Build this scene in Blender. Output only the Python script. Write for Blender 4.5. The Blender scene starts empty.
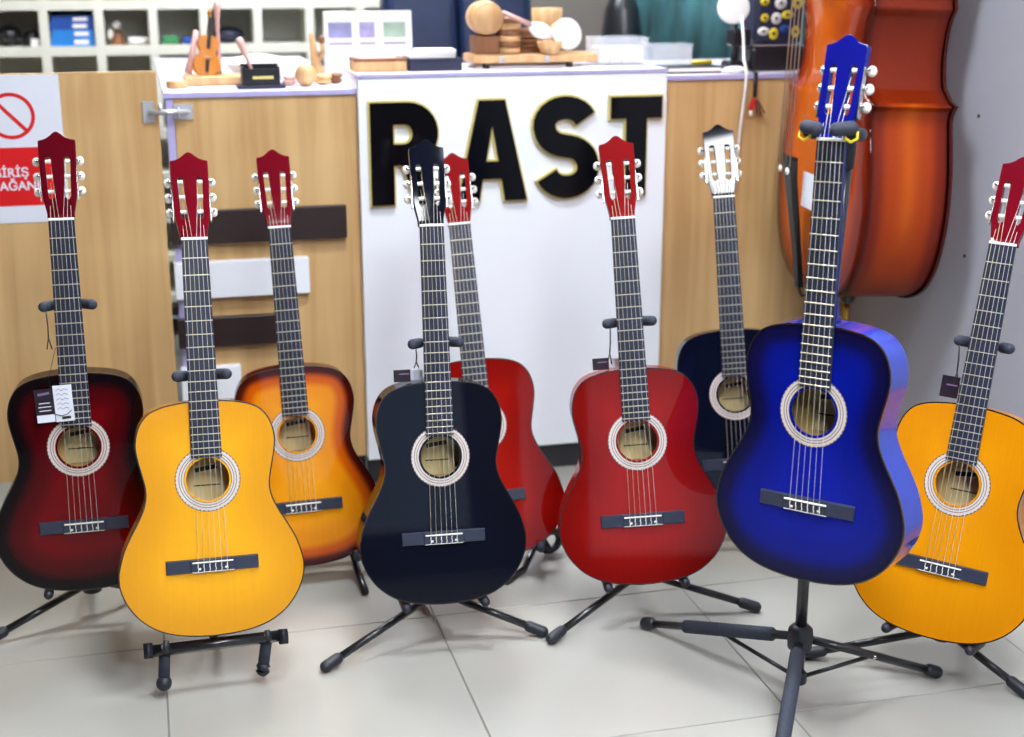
import bpy, bmesh, math, random
from mathutils import Vector, Matrix, Euler
random.seed(7)
SC = bpy.context.scene
COL = SC.collection
R_ = math.radians

# ------------------------------------------------------------------ camera
cam_d = bpy.data.cameras.new('camera'); cam = bpy.data.objects.new('camera', cam_d); COL.objects.link(cam)
cam_d.sensor_width = 36.0; cam_d.lens = 1430.0 / 1024.0 * 36.0
cam.location = (0, 0, 1.45)
cam.rotation_euler = (R_(90) - math.atan(414 / 1430.0), 0, R_(-14.4))
cam_d.clip_start = 0.05; cam_d.clip_end = 60
cam_d.dof.use_dof = True; cam_d.dof.focus_distance = 2.85; cam_d.dof.aperture_fstop = 2.6
SC.camera = cam
# ------------------------------------------------------------------ world, exposure
world = bpy.data.worlds.new('World'); SC.world = world; world.use_nodes = True
bg = world.node_tree.nodes['Background']
bg.inputs['Color'].default_value = (0.62, 0.80, 1.0, 1); bg.inputs['Strength'].default_value = 1.0
SC.view_settings.view_transform = 'Standard'; SC.view_settings.look = 'None'
SC.view_settings.exposure = 0.10; SC.view_settings.gamma = 1.0
SC.view_settings.use_curve_mapping = False
LAMP_STRENGTH = 50.0

# ------------------------------------------------------------------ materials
def lin(c):
    return tuple((x / 12.92 if x <= 0.04045 else ((x + 0.055) / 1.055) ** 2.4) for x in (v / 255.0 for v in c)) + (1.0,)
def newmat(name):
    m = bpy.data.materials.new(name); m.use_nodes = True
    return m, m.node_tree.nodes, m.node_tree.links, m.node_tree.nodes['Principled BSDF']
def mat(name, c, rough=0.5, metal=0.0, coat=0.0, var=0.06, scale=25.0, spec=0.5, bump=0.0, bscale=200.0, trans=0.0, alpha=1.0, stretch=None):
    m, n, l, b = newmat(name)
    col = lin(c)
    tc = n.new('ShaderNodeTexCoord'); src = tc.outputs['Object']
    if stretch:
        mp = n.new('ShaderNodeMapping'); mp.inputs['Scale'].default_value = stretch
        l.new(src, mp.inputs['Vector']); src = mp.outputs['Vector']
    nz = n.new('ShaderNodeTexNoise'); nz.inputs['Scale'].default_value = scale; nz.inputs['Detail'].default_value = 4
    l.new(src, nz.inputs['Vector'])
    rp = n.new('ShaderNodeValToRGB')
    rp.color_ramp.elements[0].position = 0.3; rp.color_ramp.elements[1].position = 0.7
    rp.color_ramp.elements[0].color = tuple(min(1, x * (1 - var)) for x in col[:3]) + (1,)
    rp.color_ramp.elements[1].color = tuple(min(1, x * (1 + var)) for x in col[:3]) + (1,)
    l.new(nz.outputs['Fac'], rp.inputs['Fac']); l.new(rp.outputs['Color'], b.inputs['Base Color'])
    b.inputs['Roughness'].default_value = rough; b.inputs['Metallic'].default_value = metal
    b.inputs['Coat Weight'].default_value = coat; b.inputs['Coat Roughness'].default_value = 0.04
    b.inputs['Specular IOR Level'].default_value = spec
    b.inputs['Transmission Weight'].default_value = trans; b.inputs['Alpha'].default_value = alpha
    if bump:
        nb = n.new('ShaderNodeTexNoise'); nb.inputs['Scale'].default_value = bscale; nb.inputs['Detail'].default_value = 3
        l.new(src, nb.inputs['Vector'])
        bp = n.new('ShaderNodeBump'); bp.inputs['Strength'].default_value = bump; bp.inputs['Distance'].default_value = 0.002
        l.new(nb.outputs['Fac'], bp.inputs['Height']); l.new(bp.outputs['Normal'], b.inputs['Normal'])
    return m
def grain_mat(name, dark, light, rough=0.4, stretch=(22, 22, 1.2), scale=1.0, coat=0.0, knots=0.0):
    m, n, l, b = newmat(name)
    tc = n.new('ShaderNodeTexCoord'); mp = n.new('ShaderNodeMapping'); mp.inputs['Scale'].default_value = stretch
    l.new(tc.outputs['Object'], mp.inputs['Vector'])
    n1 = n.new('ShaderNodeTexNoise'); n1.inputs['Scale'].default_value = scale; n1.inputs['Detail'].default_value = 6; n1.inputs['Distortion'].default_value = 0.6
    l.new(mp.outputs['Vector'], n1.inputs['Vector'])
    n2 = n.new('ShaderNodeTexNoise'); n2.inputs['Scale'].default_value = 3.5; n2.inputs['Detail'].default_value = 2
    l.new(tc.outputs['Object'], n2.inputs['Vector'])
    mx = n.new('ShaderNodeMath'); mx.operation = 'MULTIPLY_ADD'; mx.inputs[1].default_value = 0.65
    m2 = n.new('ShaderNodeMath'); m2.operation = 'MULTIPLY'; m2.inputs[1].default_value = 0.35
    l.new(n2.outputs['Fac'], m2.inputs[0]); l.new(n1.outputs['Fac'], mx.inputs[0]); l.new(m2.outputs[0], mx.inputs[2])
    rp = n.new('ShaderNodeValToRGB'); rp.color_ramp.elements[0].position = 0.33; rp.color_ramp.elements[1].position = 0.64
    rp.color_ramp.elements[0].color = lin(dark); rp.color_ramp.elements[1].color = lin(light)
    l.new(mx.outputs[0], rp.inputs['Fac']); l.new(rp.outputs['Color'], b.inputs['Base Color'])
    b.inputs['Roughness'].default_value = rough; b.inputs['Coat Weight'].default_value = coat; b.inputs['Coat Roughness'].default_value = 0.05
    return m
def burst_mat(name, stops, rough=0.25, coat=0.55, grain=0.08):
    """lacquered top: colour by distance from the rim (attribute 'rim', metres) with fine vertical grain"""
    m, n, l, b = newmat(name)
    at = n.new('ShaderNodeAttribute'); at.attribute_name = 'rim'
    tc = n.new('ShaderNodeTexCoord'); mp = n.new('ShaderNodeMapping'); mp.inputs['Scale'].default_value = (260, 40, 4)
    l.new(tc.outputs['Object'], mp.inputs['Vector'])
    nz = n.new('ShaderNodeTexNoise'); nz.inputs['Scale'].default_value = 1.0; nz.inputs['Detail'].default_value = 3
    l.new(mp.outputs['Vector'], nz.inputs['Vector'])
    nb = n.new('ShaderNodeTexNoise'); nb.inputs['Scale'].default_value = 9.0; l.new(tc.outputs['Object'], nb.inputs['Vector'])
    ad = n.new('ShaderNodeMath'); ad.operation = 'MULTIPLY_ADD'; ad.inputs[1].default_value = 0.03; l.new(nb.outputs['Fac'], ad.inputs[0])
    mu = n.new('ShaderNodeMath'); mu.operation = 'MULTIPLY'; mu.inputs[1].default_value = 8.0; l.new(at.outputs['Fac'], mu.inputs[0])
    l.new(mu.outputs[0], ad.inputs[2])
    rp = n.new('ShaderNodeValToRGB'); els = rp.color_ramp.elements
    for i, (p, c) in enumerate(stops):
        e = els[i] if i < 2 else els.new(p)
        e.position = p; e.color = lin(c)
    rp.color_ramp.interpolation = 'EASE'
    l.new(ad.outputs[0], rp.inputs['Fac'])
    mx = n.new('ShaderNodeMix'); mx.data_type = 'RGBA'; mx.blend_type = 'MULTIPLY'; mx.inputs['Factor'].default_value = 1.0
    r2 = n.new('ShaderNodeValToRGB'); r2.color_ramp.elements[0].color = (1 - 2 * grain,) * 3 + (1,); r2.color_ramp.elements[1].color = (1, 1, 1, 1)
    l.new(nz.outputs['Fac'], r2.inputs['Fac']); l.new(rp.outputs['Color'], mx.inputs['A']); l.new(r2.outputs['Color'], mx.inputs['B'])
    l.new(mx.outputs['Result'], b.inputs['Base Color'])
    b.inputs['Roughness'].default_value = rough; b.inputs['Coat Weight'].default_value = coat; b.inputs['Coat Roughness'].default_value = 0.03; b.inputs['Specular IOR Level'].default_value = 0.0
    return m
def emis(name, c, s):
    m, n, l, b = newmat(name)
    b.inputs['Base Color'].default_value = (0.8, 0.8, 0.8, 1)
    b.inputs['Emission Color'].default_value = lin(c); b.inputs['Emission Strength'].default_value = s
    return m

M = {}
M['tile'] = mat('floor_tile', (166, 165, 157), 0.22, var=0.035, scale=3.0, spec=0.5)
M['grout'] = mat('grout', (120, 118, 112), 0.8)
M['wall'] = mat('wall_paint', (172, 174, 184), 0.75, var=0.03, scale=4, bump=0.15, bscale=120)
M['shop_wall'] = mat('dark_shop_wall', (92, 84, 78), 0.8, var=0.25, scale=2.0)
M['backwall'] = mat('back_wall_paint', (120, 112, 105), 0.8, var=0.05, scale=3)
M['ceiling'] = mat('ceiling_paint', (140, 141, 144), 0.85, var=0.02)
M['oak'] = grain_mat('oak_laminate', (184, 144, 92), (214, 178, 124), 0.42)
M['white_lam'] = mat('white_gloss_laminate', (240, 245, 251), 0.16, var=0.012, scale=2)
M['dark_lam'] = mat('wenge_laminate', (46, 34, 34), 0.4, var=0.15, scale=5, stretch=(3, 20, 30))
M['lilac'] = mat('lilac_edge', (178, 172, 216), 0.35)
M['top_white'] = mat('counter_top', (232, 226, 236), 0.25, var=0.02)
M['black_gloss'] = mat('black_acrylic', (8, 8, 13), 0.12, spec=0.22)
M['gold'] = mat('gold_edge', (232, 214, 130), 0.32, metal=0.35)
M['chrome'] = mat('chrome', (216, 218, 222), 0.22, metal=0.6)
M['sign_white'] = mat('sign_white', (222, 226, 236), 0.3, var=0.01)
M['sign_red'] = mat('sign_red', (214, 20, 26), 0.35, var=0.03)
M['plinth'] = mat('dark_plinth', (40, 40, 44), 0.5)
# guitar materials
M['ebony'] = mat('dark_fretboard', (38, 43, 60), 0.38, spec=0.3, var=0.25, scale=6, stretch=(40, 40, 4))
M['bridge'] = mat('bridge_wood', (44, 50, 68), 0.36, var=0.2, scale=8, stretch=(5, 60, 60))
M['bone'] = mat('white_nut_plastic', (240, 238, 230), 0.35, var=0.02)
M['pearl'] = mat('pearl_button', (246, 240, 230), 0.22, var=0.06, scale=120, coat=0.4)
M['fretwire'] = mat('fret_wire', (222, 214, 190), 0.28, metal=0.75)
M['nickel'] = mat('nickel', (205, 203, 198), 0.25, metal=1.0)
M['bass_string'] = mat('wound_string', (204, 196, 170), 0.35, metal=0.5)
M['nylon'] = mat('nylon_string', (214, 210, 205), 0.3)
M['inside'] = grain_mat('inside_wood', (206, 164, 92), (236, 200, 128), 0.6, stretch=(30, 30, 2))
M['label_paper'] = mat('inside_label', (230, 206, 146), 0.7)
M['ink'] = mat('dark_ink', (40, 30, 26), 0.6)
M['ros_light'] = mat('rosette_white', (206, 198, 192), 0.3, var=0.1, scale=300, coat=0.5)
M['ros_brown'] = mat('rosette_brown', (112, 78, 74), 0.3, var=0.2, scale=300, coat=0.5)
M['ros_dark'] = mat('rosette_dark', (44, 34, 38), 0.3, coat=0.5)
M['binding_dark'] = mat('dark_binding', (30, 18, 14), 0.25, coat=0.8)
M['stand_metal'] = mat('black_powder_coat', (22, 23, 28), 0.3, coat=0.3)
M['foam'] = mat('black_foam', (44, 50, 64), 0.75, var=0.15, scale=150, bump=0.3, bscale=600)
M['rubber'] = mat('black_rubber', (30, 33, 42), 0.5)
M['yellow_clip'] = mat('yellow_plastic', (226, 205, 30), 0.4)
def lacquer(name, c, var=0.06, coat=0.55, rough=0.3):
    return mat(name, c, rough, coat=coat, var=var, scale=3, stretch=(14, 6, 1), spec=0.0)

# ------------------------------------------------------------------ mesh helpers
def to_mesh(bm, name='m', smooth=False):
    me = bpy.data.meshes.new(name); bmesh.ops.recalc_face_normals(bm, faces=bm.faces[:]); bm.to_mesh(me); bm.free()
    if smooth:
        for p in me.polygons: p.use_smooth = True
    return me
_boxc = {}
def box(sx, sy, sz, bev=0.0, seg=1):
    k = (round(sx, 5), round(sy, 5), round(sz, 5), bev, seg)
    if k in _boxc: return _boxc[k]
    bm = bmesh.new(); bmesh.ops.create_cube(bm, size=1.0)
    bmesh.ops.scale(bm, vec=(sx, sy, sz), verts=bm.verts[:])
    if bev: bmesh.ops.bevel(bm, geom=bm.edges[:] + bm.verts[:], offset=bev, segments=seg, profile=0.5, affect='EDGES')
    _boxc[k] = to_mesh(bm); return _boxc[k]
def tube(pts, rad, n=10, caps=True, flat=1.0):
    """sweep a circle along a polyline; rad is a number or one per point"""
    pts = [Vector(p) for p in pts]; k = len(pts)
    rr = rad if isinstance(rad, (list, tuple)) else [rad] * k
    bm = bmesh.new(); rings = []
    t0 = (pts[1] - pts[0]).normalized(); up = Vector((0, 0, 1)) if abs(t0.z) < 0.9 else Vector((1, 0, 0))
    u = t0.cross(up).normalized()
    for i in range(k):
        t = ((pts[min(i + 1, k - 1)] - pts[i]).normalized() + (pts[i] - pts[max(i - 1, 0)]).normalized())
        t = t.normalized() if t.length > 1e-6 else t0
        u = (u - t * u.dot(t)).normalized(); v = t.cross(u)
        rings.append([bm.verts.new(pts[i] + (u * math.cos(2 * math.pi * j / n) + v * math.sin(2 * math.pi * j / n) * flat) * rr[i]) for j in range(n)])
    for a, b in zip(rings, rings[1:]):
        for j in range(n): bm.faces.new((a[j], a[(j + 1) % n], b[(j + 1) % n], b[j]))
    if caps: bm.faces.new(rings[0][::-1]); bm.faces.new(rings[-1])
    me = to_mesh(bm, smooth=True)
    return me
def capsule(a, b, r, n=10):
    """a tube with rounded ends"""
    a, b = Vector(a), Vector(b); d = (b - a).normalized(); L = (b - a).length
    pts, rr = [], []
    for i in range(4):
        t = (i / 4) * math.pi / 2; pts.append(a + d * r * (1 - math.cos(t)) * 1.0 if i else a); rr.append(max(r * math.sin(t), r * 0.12))
    pts.append(a + d * r); rr.append(r); pts.append(b - d * r); rr.append(r)
    for i in range(1, 5):
        t = (i / 4) * math.pi / 2; pts.append(b - d * r * (1 - math.sin(t))); rr.append(max(r * math.cos(t), r * 0.12))
    return tube(pts, rr, n)
def lathe(prof, n=24, axis='Z'):
    """prof: list of (radius, height)"""
    bm = bmesh.new(); rings = []
    for r, z in prof:
        ring = []
        for j in range(n):
            a = 2 * math.pi * j / n; x, y = r * math.cos(a), r * math.sin(a)
            ring.append(bm.verts.new((x, y, z) if axis == 'Z' else ((x, z, y) if axis == 'Y' else (z, x, y))))
        rings.append(ring)
    for a, b in zip(rings, rings[1:]):
        for j in range(n): bm.faces.new((a[j], a[(j + 1) % n], b[(j + 1) % n], b[j]))
    bm.faces.new(rings[0]); bm.faces.new(rings[-1][::-1])
    return to_mesh(bm, smooth=True)
def ellipsoid(rx, ry, rz, u=14, v=9):
    bm = bmesh.new(); bmesh.ops.create_uvsphere(bm, u_segments=u, v_segments=v, radius=1.0)
    bmesh.ops.scale(bm, vec=(rx, ry, rz), verts=bm.verts[:]); return to_mesh(bm, smooth=True)
def flat_solid(polys, depth, offset=0.0, bevel=0.0):
    """2D outlines (x, z), inner ones are holes -> solid from y=0 to y=-depth"""
    cu = bpy.data.curves.new('c', 'CURVE'); cu.dimensions = '2D'; cu.fill_mode = 'BOTH'
    for poly in polys:
        sp = cu.splines.new('POLY'); sp.points.add(len(poly) - 1); sp.use_cyclic_u = True
        for p, q in zip(sp.points, poly): p.co = (q[0], q[1], 0, 1)
    cu.extrude = depth / 2 - bevel; cu.offset = offset; cu.bevel_depth = bevel; cu.bevel_resolution = 1
    return curve_to_mesh(cu, depth)
def curve_to_mesh(cu, depth):
    ob = bpy.data.objects.new('tmp', cu); COL.objects.link(ob)
    dg = bpy.context.evaluated_depsgraph_get(); dg.update()
    me = bpy.data.meshes.new_from_object(ob.evaluated_get(dg))
    bpy.data.objects.remove(ob); bpy.data.curves.remove(cu)
    me.materials.clear()
    # x,y,z(curve) -> x, -depth/2 + ..., z
    me.transform(Matrix(((1, 0, 0, 0), (0, 0, -1, -depth / 2), (0, 1, 0, 0), (0, 0, 0, 1))))
    for p in me.polygons: p.use_smooth = False
    return me
def text_solid(s, size, depth, offset=0.0, align='LEFT'):
    cu = bpy.data.curves.new('t', 'FONT'); cu.body = s; cu.size = size; cu.extrude = depth / 2; cu.offset = offset; cu.align_x = align
    return curve_to_mesh(cu, depth)

def link(name, data, parent=None, m=None, loc=(0, 0, 0), rot=None, label=None):
    o = bpy.data.objects.new(name, data); COL.objects.link(o)
    if parent: o.parent = parent
    o.location = loc
    if rot is not None: o.rotation_euler = rot
    if label: o['label'] = label
    if m is not None:
        ms = m if isinstance(m, (list, tuple)) else [m]
        while len(data.materials) < len(ms): data.materials.append(None)
        for i, mm in enumerate(ms):
            o.material_slots[i].link = 'OBJECT'; o.material_slots[i].material = mm
    return o
part = link
def thing(name, label, cat, loc=(0, 0, 0), rot=(0, 0, 0), group=None):
    o = bpy.data.objects.new(name, None); COL.objects.link(o); o.location = loc; o.rotation_euler = rot
    o.empty_display_size = 0.05
    o['label'] = label; o['category'] = cat
    if group: o['group'] = group
    return o
def tag(o, label, cat, group=None):
    o['label'] = label; o['category'] = cat
    if group: o['group'] = group
    return o
def struct(o):
    o['kind'] = 'structure'; return o
def bx(name, parent, m, x0, x1, y0, y1, z0, z1, bev=0.0, label=None, seg=1):
    o = link(name, box(x1 - x0, y1 - y0, z1 - z0, bev, seg), parent, m, ((x0 + x1) / 2, (y0 + y1) / 2, (z0 + z1) / 2), None, label)
    return o

# ------------------------------------------------------------------ the room
XW, YC, YB, XL, YF, ZC = 2.02, 3.826, 5.95, -2.6, -2.2, 2.85
fl = struct(bx('floor', None, M['grout'], XL, XW, YF, YB, -0.05, -0.0025))
tile_me = box(0.597, 0.597, 0.02, 0.0012)
for ix in range(-5, 4):
    for iy in range(-3, 4):
        x0, y0 = 0.569 + 0.6 * ix, 2.928 + 0.6 * iy
        if x0 + 0.6 < XL + 0.3 or x0 > XW: continue
        sx = min(0.597, XW - x0 - 0.003)
        if sx < 0.1: continue
        me = tile_me if sx > 0.59 else box(sx, 0.597, 0.02, 0.0012)
        part('floor_tile', me, fl, M['tile'], (x0 + 0.0015 + sx / 2, y0 + 0.3, -0.01 + 0.0), None).location.z = -0.01 - (-0.05 - 0.0025) / 2 * 0
# tiles are children of the slab: undo the slab's own offset
for o in fl.children: o.location = Vector(o.location) - Vector(fl.location)
struct(bx('wall_right', None, M['wall'], XW, XW + 0.12, YF, YB + 0.12, 0, ZC))
wr = bpy.data.objects['wall_right']
for y_, z_ in ((3.192, 1.064), (3.199, 0.708)): part('wall_plug', ellipsoid(0.004, 0.005, 0.005, 8, 5), wr, M['plinth'], Vector((XW - 0.001, y_, z_)) - wr.location)
struct(bx('wall_back', None, M['backwall'], XL, XW, YB, YB + 0.12, 0, ZC))
struct(bx('wall_left', None, M['shop_wall'], XL - 0.12, XL, YF, YB + 0.12, 0, ZC))
struct(bx('ceiling', None, M['ceiling'], XL - 0.12, XW + 0.12, YF, YB + 0.12, ZC, ZC + 0.1))
# street side behind the camera: wall with a shop window
WIN = ((0.02, 1.02),)
for xa, xb in ((XL, WIN[0][0]), (WIN[0][1], XW)): struct(bx('wall_front', None, M['shop_wall'], xa, xb, YF - 0.12, YF, 0, ZC))
for k, (xa, xb) in enumerate(WIN):
    struct(bx('wall_front', None, M['shop_wall'], xa + 0.001, xb - 0.001, YF - 0.12, YF, 2.45, ZC)); struct(bx('wall_front', None, M['shop_wall'], xa + 0.001, xb - 0.001, YF - 0.12, YF, 0, 0.25))
    w = xb - xa; w1 = struct(link('window_%d' % (k + 1), box(w - 0.002, 0.05, 0.05), None, M['sign_white'], ((xa + xb) / 2, YF - 0.06, 0.276)))
    for nm, sx, sz, dx, dz in (('frame', 0.05, 2.06, -w / 2 + 0.03, 1.08), ('frame', 0.05, 2.06, w / 2 - 0.03, 1.08), ('frame', w - 0.002, 0.05, 0, 2.146), ('mullion', w - 0.12, 0.03, 0, 1.45)):
        part(nm, box(sx, 0.05, sz), w1, M['sign_white'], (dx, 0, dz))
struct(bx('baseboard_right', None, M['tile'], XW - 0.012, XW, YF, YC, 0.0, 0.08, 0.003))
M['lamp'] = emis('lamp_diffuser', (244, 248, 255), LAMP_STRENGTH)
for (lx, ly), where in zip(((0.49, 0.30), (1.15, 1.12), (0.5, -0.9), (0.55, 2.45), (0.2, 4.55), (1.2, 4.6)), ('above and before the black guitar', 'nearest the grey wall', 'by the shop window', 'above the guitar row', 'added unseen to brighten the pigeonhole shelf', 'added unseen to brighten the space behind the counter')):  # last two panels are unseen, added to brighten the shelf and back area
    t = thing('ceiling_light', 'square white ceiling panel lamp ' + where, 'lamp', (lx, ly, ZC), group='ceiling panel lamps')
    for sx, sy, dx, dy in ((0.62, 0.02, 0, 0.3), (0.62, 0.02, 0, -0.3), (0.02, 0.58, 0.3, 0), (0.02, 0.58, -0.3, 0)):
        part('frame', box(sx, sy, 0.02), t, M['sign_white'], (dx, dy, -0.011))
    part('diffuser', box(0.58, 0.58, 0.008), t, M['lamp'], (0, 0, -0.006))

# ------------------------------------------------------------------ counter
def unit(label, loc): return thing('reception_counter', label, 'counter', loc)
# left oak unit with staggered slats
u = unit('oak laminate counter unit with dark and white horizontal slats', (0.32, YC, 0))
def ub(o, name, m, x0, x1, y0, y1, z0, z1, bev=0.001, label=None):
    p = bx(name, o, m, x0, x1, y0, y1, z0, z1, bev, label); p.location = Vector(p.location) - Vector(o.location); return p
ub(u, 'front_panel', M['oak'], 0.083, 0.5555, YC, YC + 0.018, 0.08, 1.0945)
ub(u, 'end_panel', M['white_lam'], 0.083, 0.101, YC + 0.019, 5.15, 0.08, 1.0945)
ub(u, 'edge_strip', M['lilac'], 0.062, 0.082, YC - 0.002, YC + 0.03, 0.02, 1.0945, label='lilac edge strip')
ub(u, 'plinth', M['plinth'], 0.083, 0.5555, YC + 0.03, YC + 0.045, 0.0, 0.08)
for nm, x1, z0, z1, m in (('dark slat', 0.517, 0.715, 0.803, 'dark_lam'), ('white slat', 0.411, 0.568, 0.667, 'white_lam'), ('dark slat', 0.325, 0.433, 0.514, 'dark_lam'), ('white slat', 0.215, 0.285, 0.378, 'white_lam')):
    ub(u, 'slat', M[m], 0.056, x1, YC - 0.026, YC - 0.0005, z0, z1, 0.002, nm)
# white unit with the letters
KX = 0.9885
u = unit('glossy white counter unit with black gold-edged RAST letters', (0.995, YC, 0))
WY = YC - 0.03
ub(u, 'front_panel', M['white_lam'], 0.556, 1.419, WY, WY + 0.02, 0.075, 1.137, 0.0015)
ub(u, 'side_panel', M['white_lam'], 0.556, 0.576, WY + 0.021, YC + 0.30, 0.075, 1.137, 0.001)
ub(u, 'side_panel', M['white_lam'], 1.399, 1.419, WY + 0.021, YC + 0.30, 0.075, 1.137, 0.001)
ub(u, 'plinth', M['plinth'], 0.556, 1.419, WY + 0.012, WY + 0.03, 0.0, 0.074)
def arc(cx, cz, rx, rz, a0, a1, n=10): return [(cx + rx * math.cos(R_(a0 + (a1 - a0) * i / n)), cz + rz * math.sin(R_(a0 + (a1 - a0) * i / n))) for i in range(n + 1)]
def stroke(path, w):
    L, Rr = [], []
    for i, p in enumerate(path):
        a, b = Vector(path[max(i - 1, 0)]), Vector(path[min(i + 1, len(path) - 1)])
        t = (b - a).normalized(); nn = Vector((-t.y, t.x)) * w / 2
        L.append((p[0] + nn.x, p[1] + nn.y)); Rr.append((p[0] - nn.x, p[1] - nn.y))
    return L + Rr[::-1]
H_ = 0.272
letR = [[(0, 0), (0.062, 0), (0.062, 0.105), (0.085, 0.105), (0.122, 0), (0.192, 0), (0.146, 0.118)] + arc(0.103, 0.190, 0.080, 0.082, -52, 90, 10) + [(0, H_)],
        [(0.062, 0.162), (0.088, 0.162)] + arc(0.090, 0.188, 0.024, 0.026, -85, 85, 8) + [(0.062, 0.214)]]
letA = [[(0, 0), (0.06, 0), (0.07, 0.06), (0.122, 0.06), (0.132, 0), (0.194, 0), (0.132, H_), (0.060, H_)], [(0.079, 0.108), (0.114, 0.108), (0.0965, 0.205)]]
sp = arc(0.088, 0.200, 0.060, 0.047, 20, 200, 12) + arc(0.088, 0.200, 0.060, 0.056, 205, 262, 5) + arc(0.094, 0.085, 0.060, 0.056, 82, 10, 6) + arc(0.094, 0.080, 0.060, 0.050, -5, -160, 12)
letS = [stroke(sp, 0.062)]
letT = [[(0.045, 0), (0.104, 0), (0.104, 0.213), (0.148, 0.213), (0.148, H_), (0, H_), (0, 0.213), (0.045, 0.213)]]
for ch, polys, x in (('R', letR, 0.590), ('A', letA, 0.828), ('S', letS, 1.045), ('T', letT, 1.266)):
    lo = part('letter', flat_solid(polys, 0.006), u, M['black_gloss'], (x * KX - 0.995, WY - 0.014 - YC, 0.8025), None, 'black letter %s with gold edge' % ch)
    part('gold_edge', flat_solid(polys, 0.013, offset=0.0045), lo, M['gold'], (0, 0.0135, 0), None, 'gold edge')
# right oak unit
u = unit('plain oak laminate counter unit beside the grey wall', (1.705, YC, 0))
ub(u, 'front_panel', M['oak'], 1.4205, XW - 0.004, YC, YC + 0.018, 0.08, 1.111)
ub(u, 'plinth', M['plinth'], 1.4205, XW - 0.004, YC + 0.03, YC + 0.045, 0.0, 0.08)
def ctop(label, x0, x1, y0, z0, z1, dep=0.6):
    t = thing('countertop', label, 'countertop', ((x0 + x1) / 2, y0 + 0.3, z0))
    ub(t, 'slab', M['top_white'], x0, x1, y0 + 0.003, y0 + dep, z0 + 0.0005, z1, 0.0)
    ub(t, 'edge_strip', M['lilac'], x0, x1, y0, y0 + 0.0028, z0 + 0.0005, z1, 0.0, 'lilac edge strip')
    return t
ct = ctop('white counter top with lilac edge beside the swing gate', 0.06, 0.5535, YC - 0.008, 1.095, 1.108, 1.34)
ub(ct, 'slab', M['top_white'], 0.5537, 1.40, 4.16, 4.42, 1.0955, 1.108, 0.0)
ub(ct, 'edge_strip', M['lilac'], 0.0572, 0.0598, YC - 0.012, 5.154, 1.0955, 1.108, 0.0, 'lilac edge strip')
ctop('raised white counter top with lilac edge above the letters', 0.554, 1.421, WY - 0.004, 1.138, 1.147, 0.36)
ctop('white counter top with lilac edge beside the grey wall', 1.4225, XW - 0.003, YC - 0.008, 1.112, 1.125)
# swing gate
g = thing('swing_gate', 'oak laminate swing gate closing the gap beside the counter', 'gate', (-0.45, YC, 0))
ub(g, 'panel', M['oak'], -0.95, 0.044, YC - 0.004, YC + 0.016, 0.09, 1.160, 0.001)
ub(g, 'top_edge', M['oak'], -0.95, 0.044, YC - 0.004, YC + 0.016, 1.1602, 1.164, 0.0)
ub(g, 'post', M['oak'], -1.05, -0.953, YC - 0.004, YC + 0.09, 0.0, 1.16, 0.001)
b = part('door_bolt', box(0.03, 0.006, 0.055, 0.002), g, M['chrome'], (0.018 + 0.45, -0.0075, 1.062), None, 'chrome bolt')
part('bolt_rod', tube([(0.0, -0.016, 0), (0.10, -0.016, 0)], 0.0065, 10), b, M['chrome'])
part('bolt_knob', tube([(0.03, -0.016, 0), (0.03, -0.016, 0.022)], 0.006, 8), b, M['chrome'])
b2 = thing('bolt_keeper', 'chrome bolt keeper plate screwed to the counter edge', 'latch', (0.105, YC - 0.002, 1.060))
part('plate', box(0.05, 0.005, 0.04, 0.0015), b2, M['chrome'], (0, -0.0035, 0))
part('loop', tube([(-0.012, -0.006, -0.012), (-0.012, -0.026, -0.012), (-0.012, -0.026, 0.012), (-0.012, -0.006, 0.012)], 0.003, 6), b2, M['chrome'])
part('screw', ellipsoid(0.004, 0.002, 0.004, 8, 5), b2, M['chrome'], (0.015, -0.0065, 0))
# no-entry sign
SY = YC - 0.0045
s = thing('warning_sign', 'white and red prohibition sign stuck on the oak gate', 'sign', (-0.42, SY, 0.79))
def sg(name, me, m, x, z, y=0.0, label=None, par=s): return part(name, me, par, m, (x + 0.42, y, z - 0.79), None, label)
sg('plate', box(0.455, 0.002, 0.372, 0.0), M['sign_white'], -0.4225, 0.976, -0.0011)
def ring(r0, r1, n=40): return [[(r1 * math.cos(2 * math.pi * i / n), r1 * math.sin(2 * math.pi * i / n)) for i in range(n)], [(r0 * math.cos(2 * math.pi * i / n), r0 * math.sin(2 * math.pi * i / n)) for i in range(n)]]
sg('prohibition_ring', flat_solid(ring(0.049, 0.058), 0.0008), M['sign_red'], -0.317, 1.061, -0.0022, 'red ring')
sl = sg('prohibition_slash', box(0.104, 0.0008, 0.009), M['sign_red'], -0.317, 1.061, -0.0026); sl.rotation_euler = (0, R_(47), 0)
sg('red_panel', box(0.40, 0.0008, 0.148), M['sign_red'], -0.415, 0.908, -0.0026)
sg('lettering', text_solid('GİRİŞ', 0.0315, 0.0006, 0.0007, 'RIGHT'), M['sign_white'], -0.286, 0.9085, -0.0031, 'white word GİRİŞ')
sg('lettering', text_solid('AĞANI', 0.0315, 0.0006, 0.0007, 'RIGHT'), M['sign_white'], -0.262, 0.8745, -0.0031, 'white word AĞANI')

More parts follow.
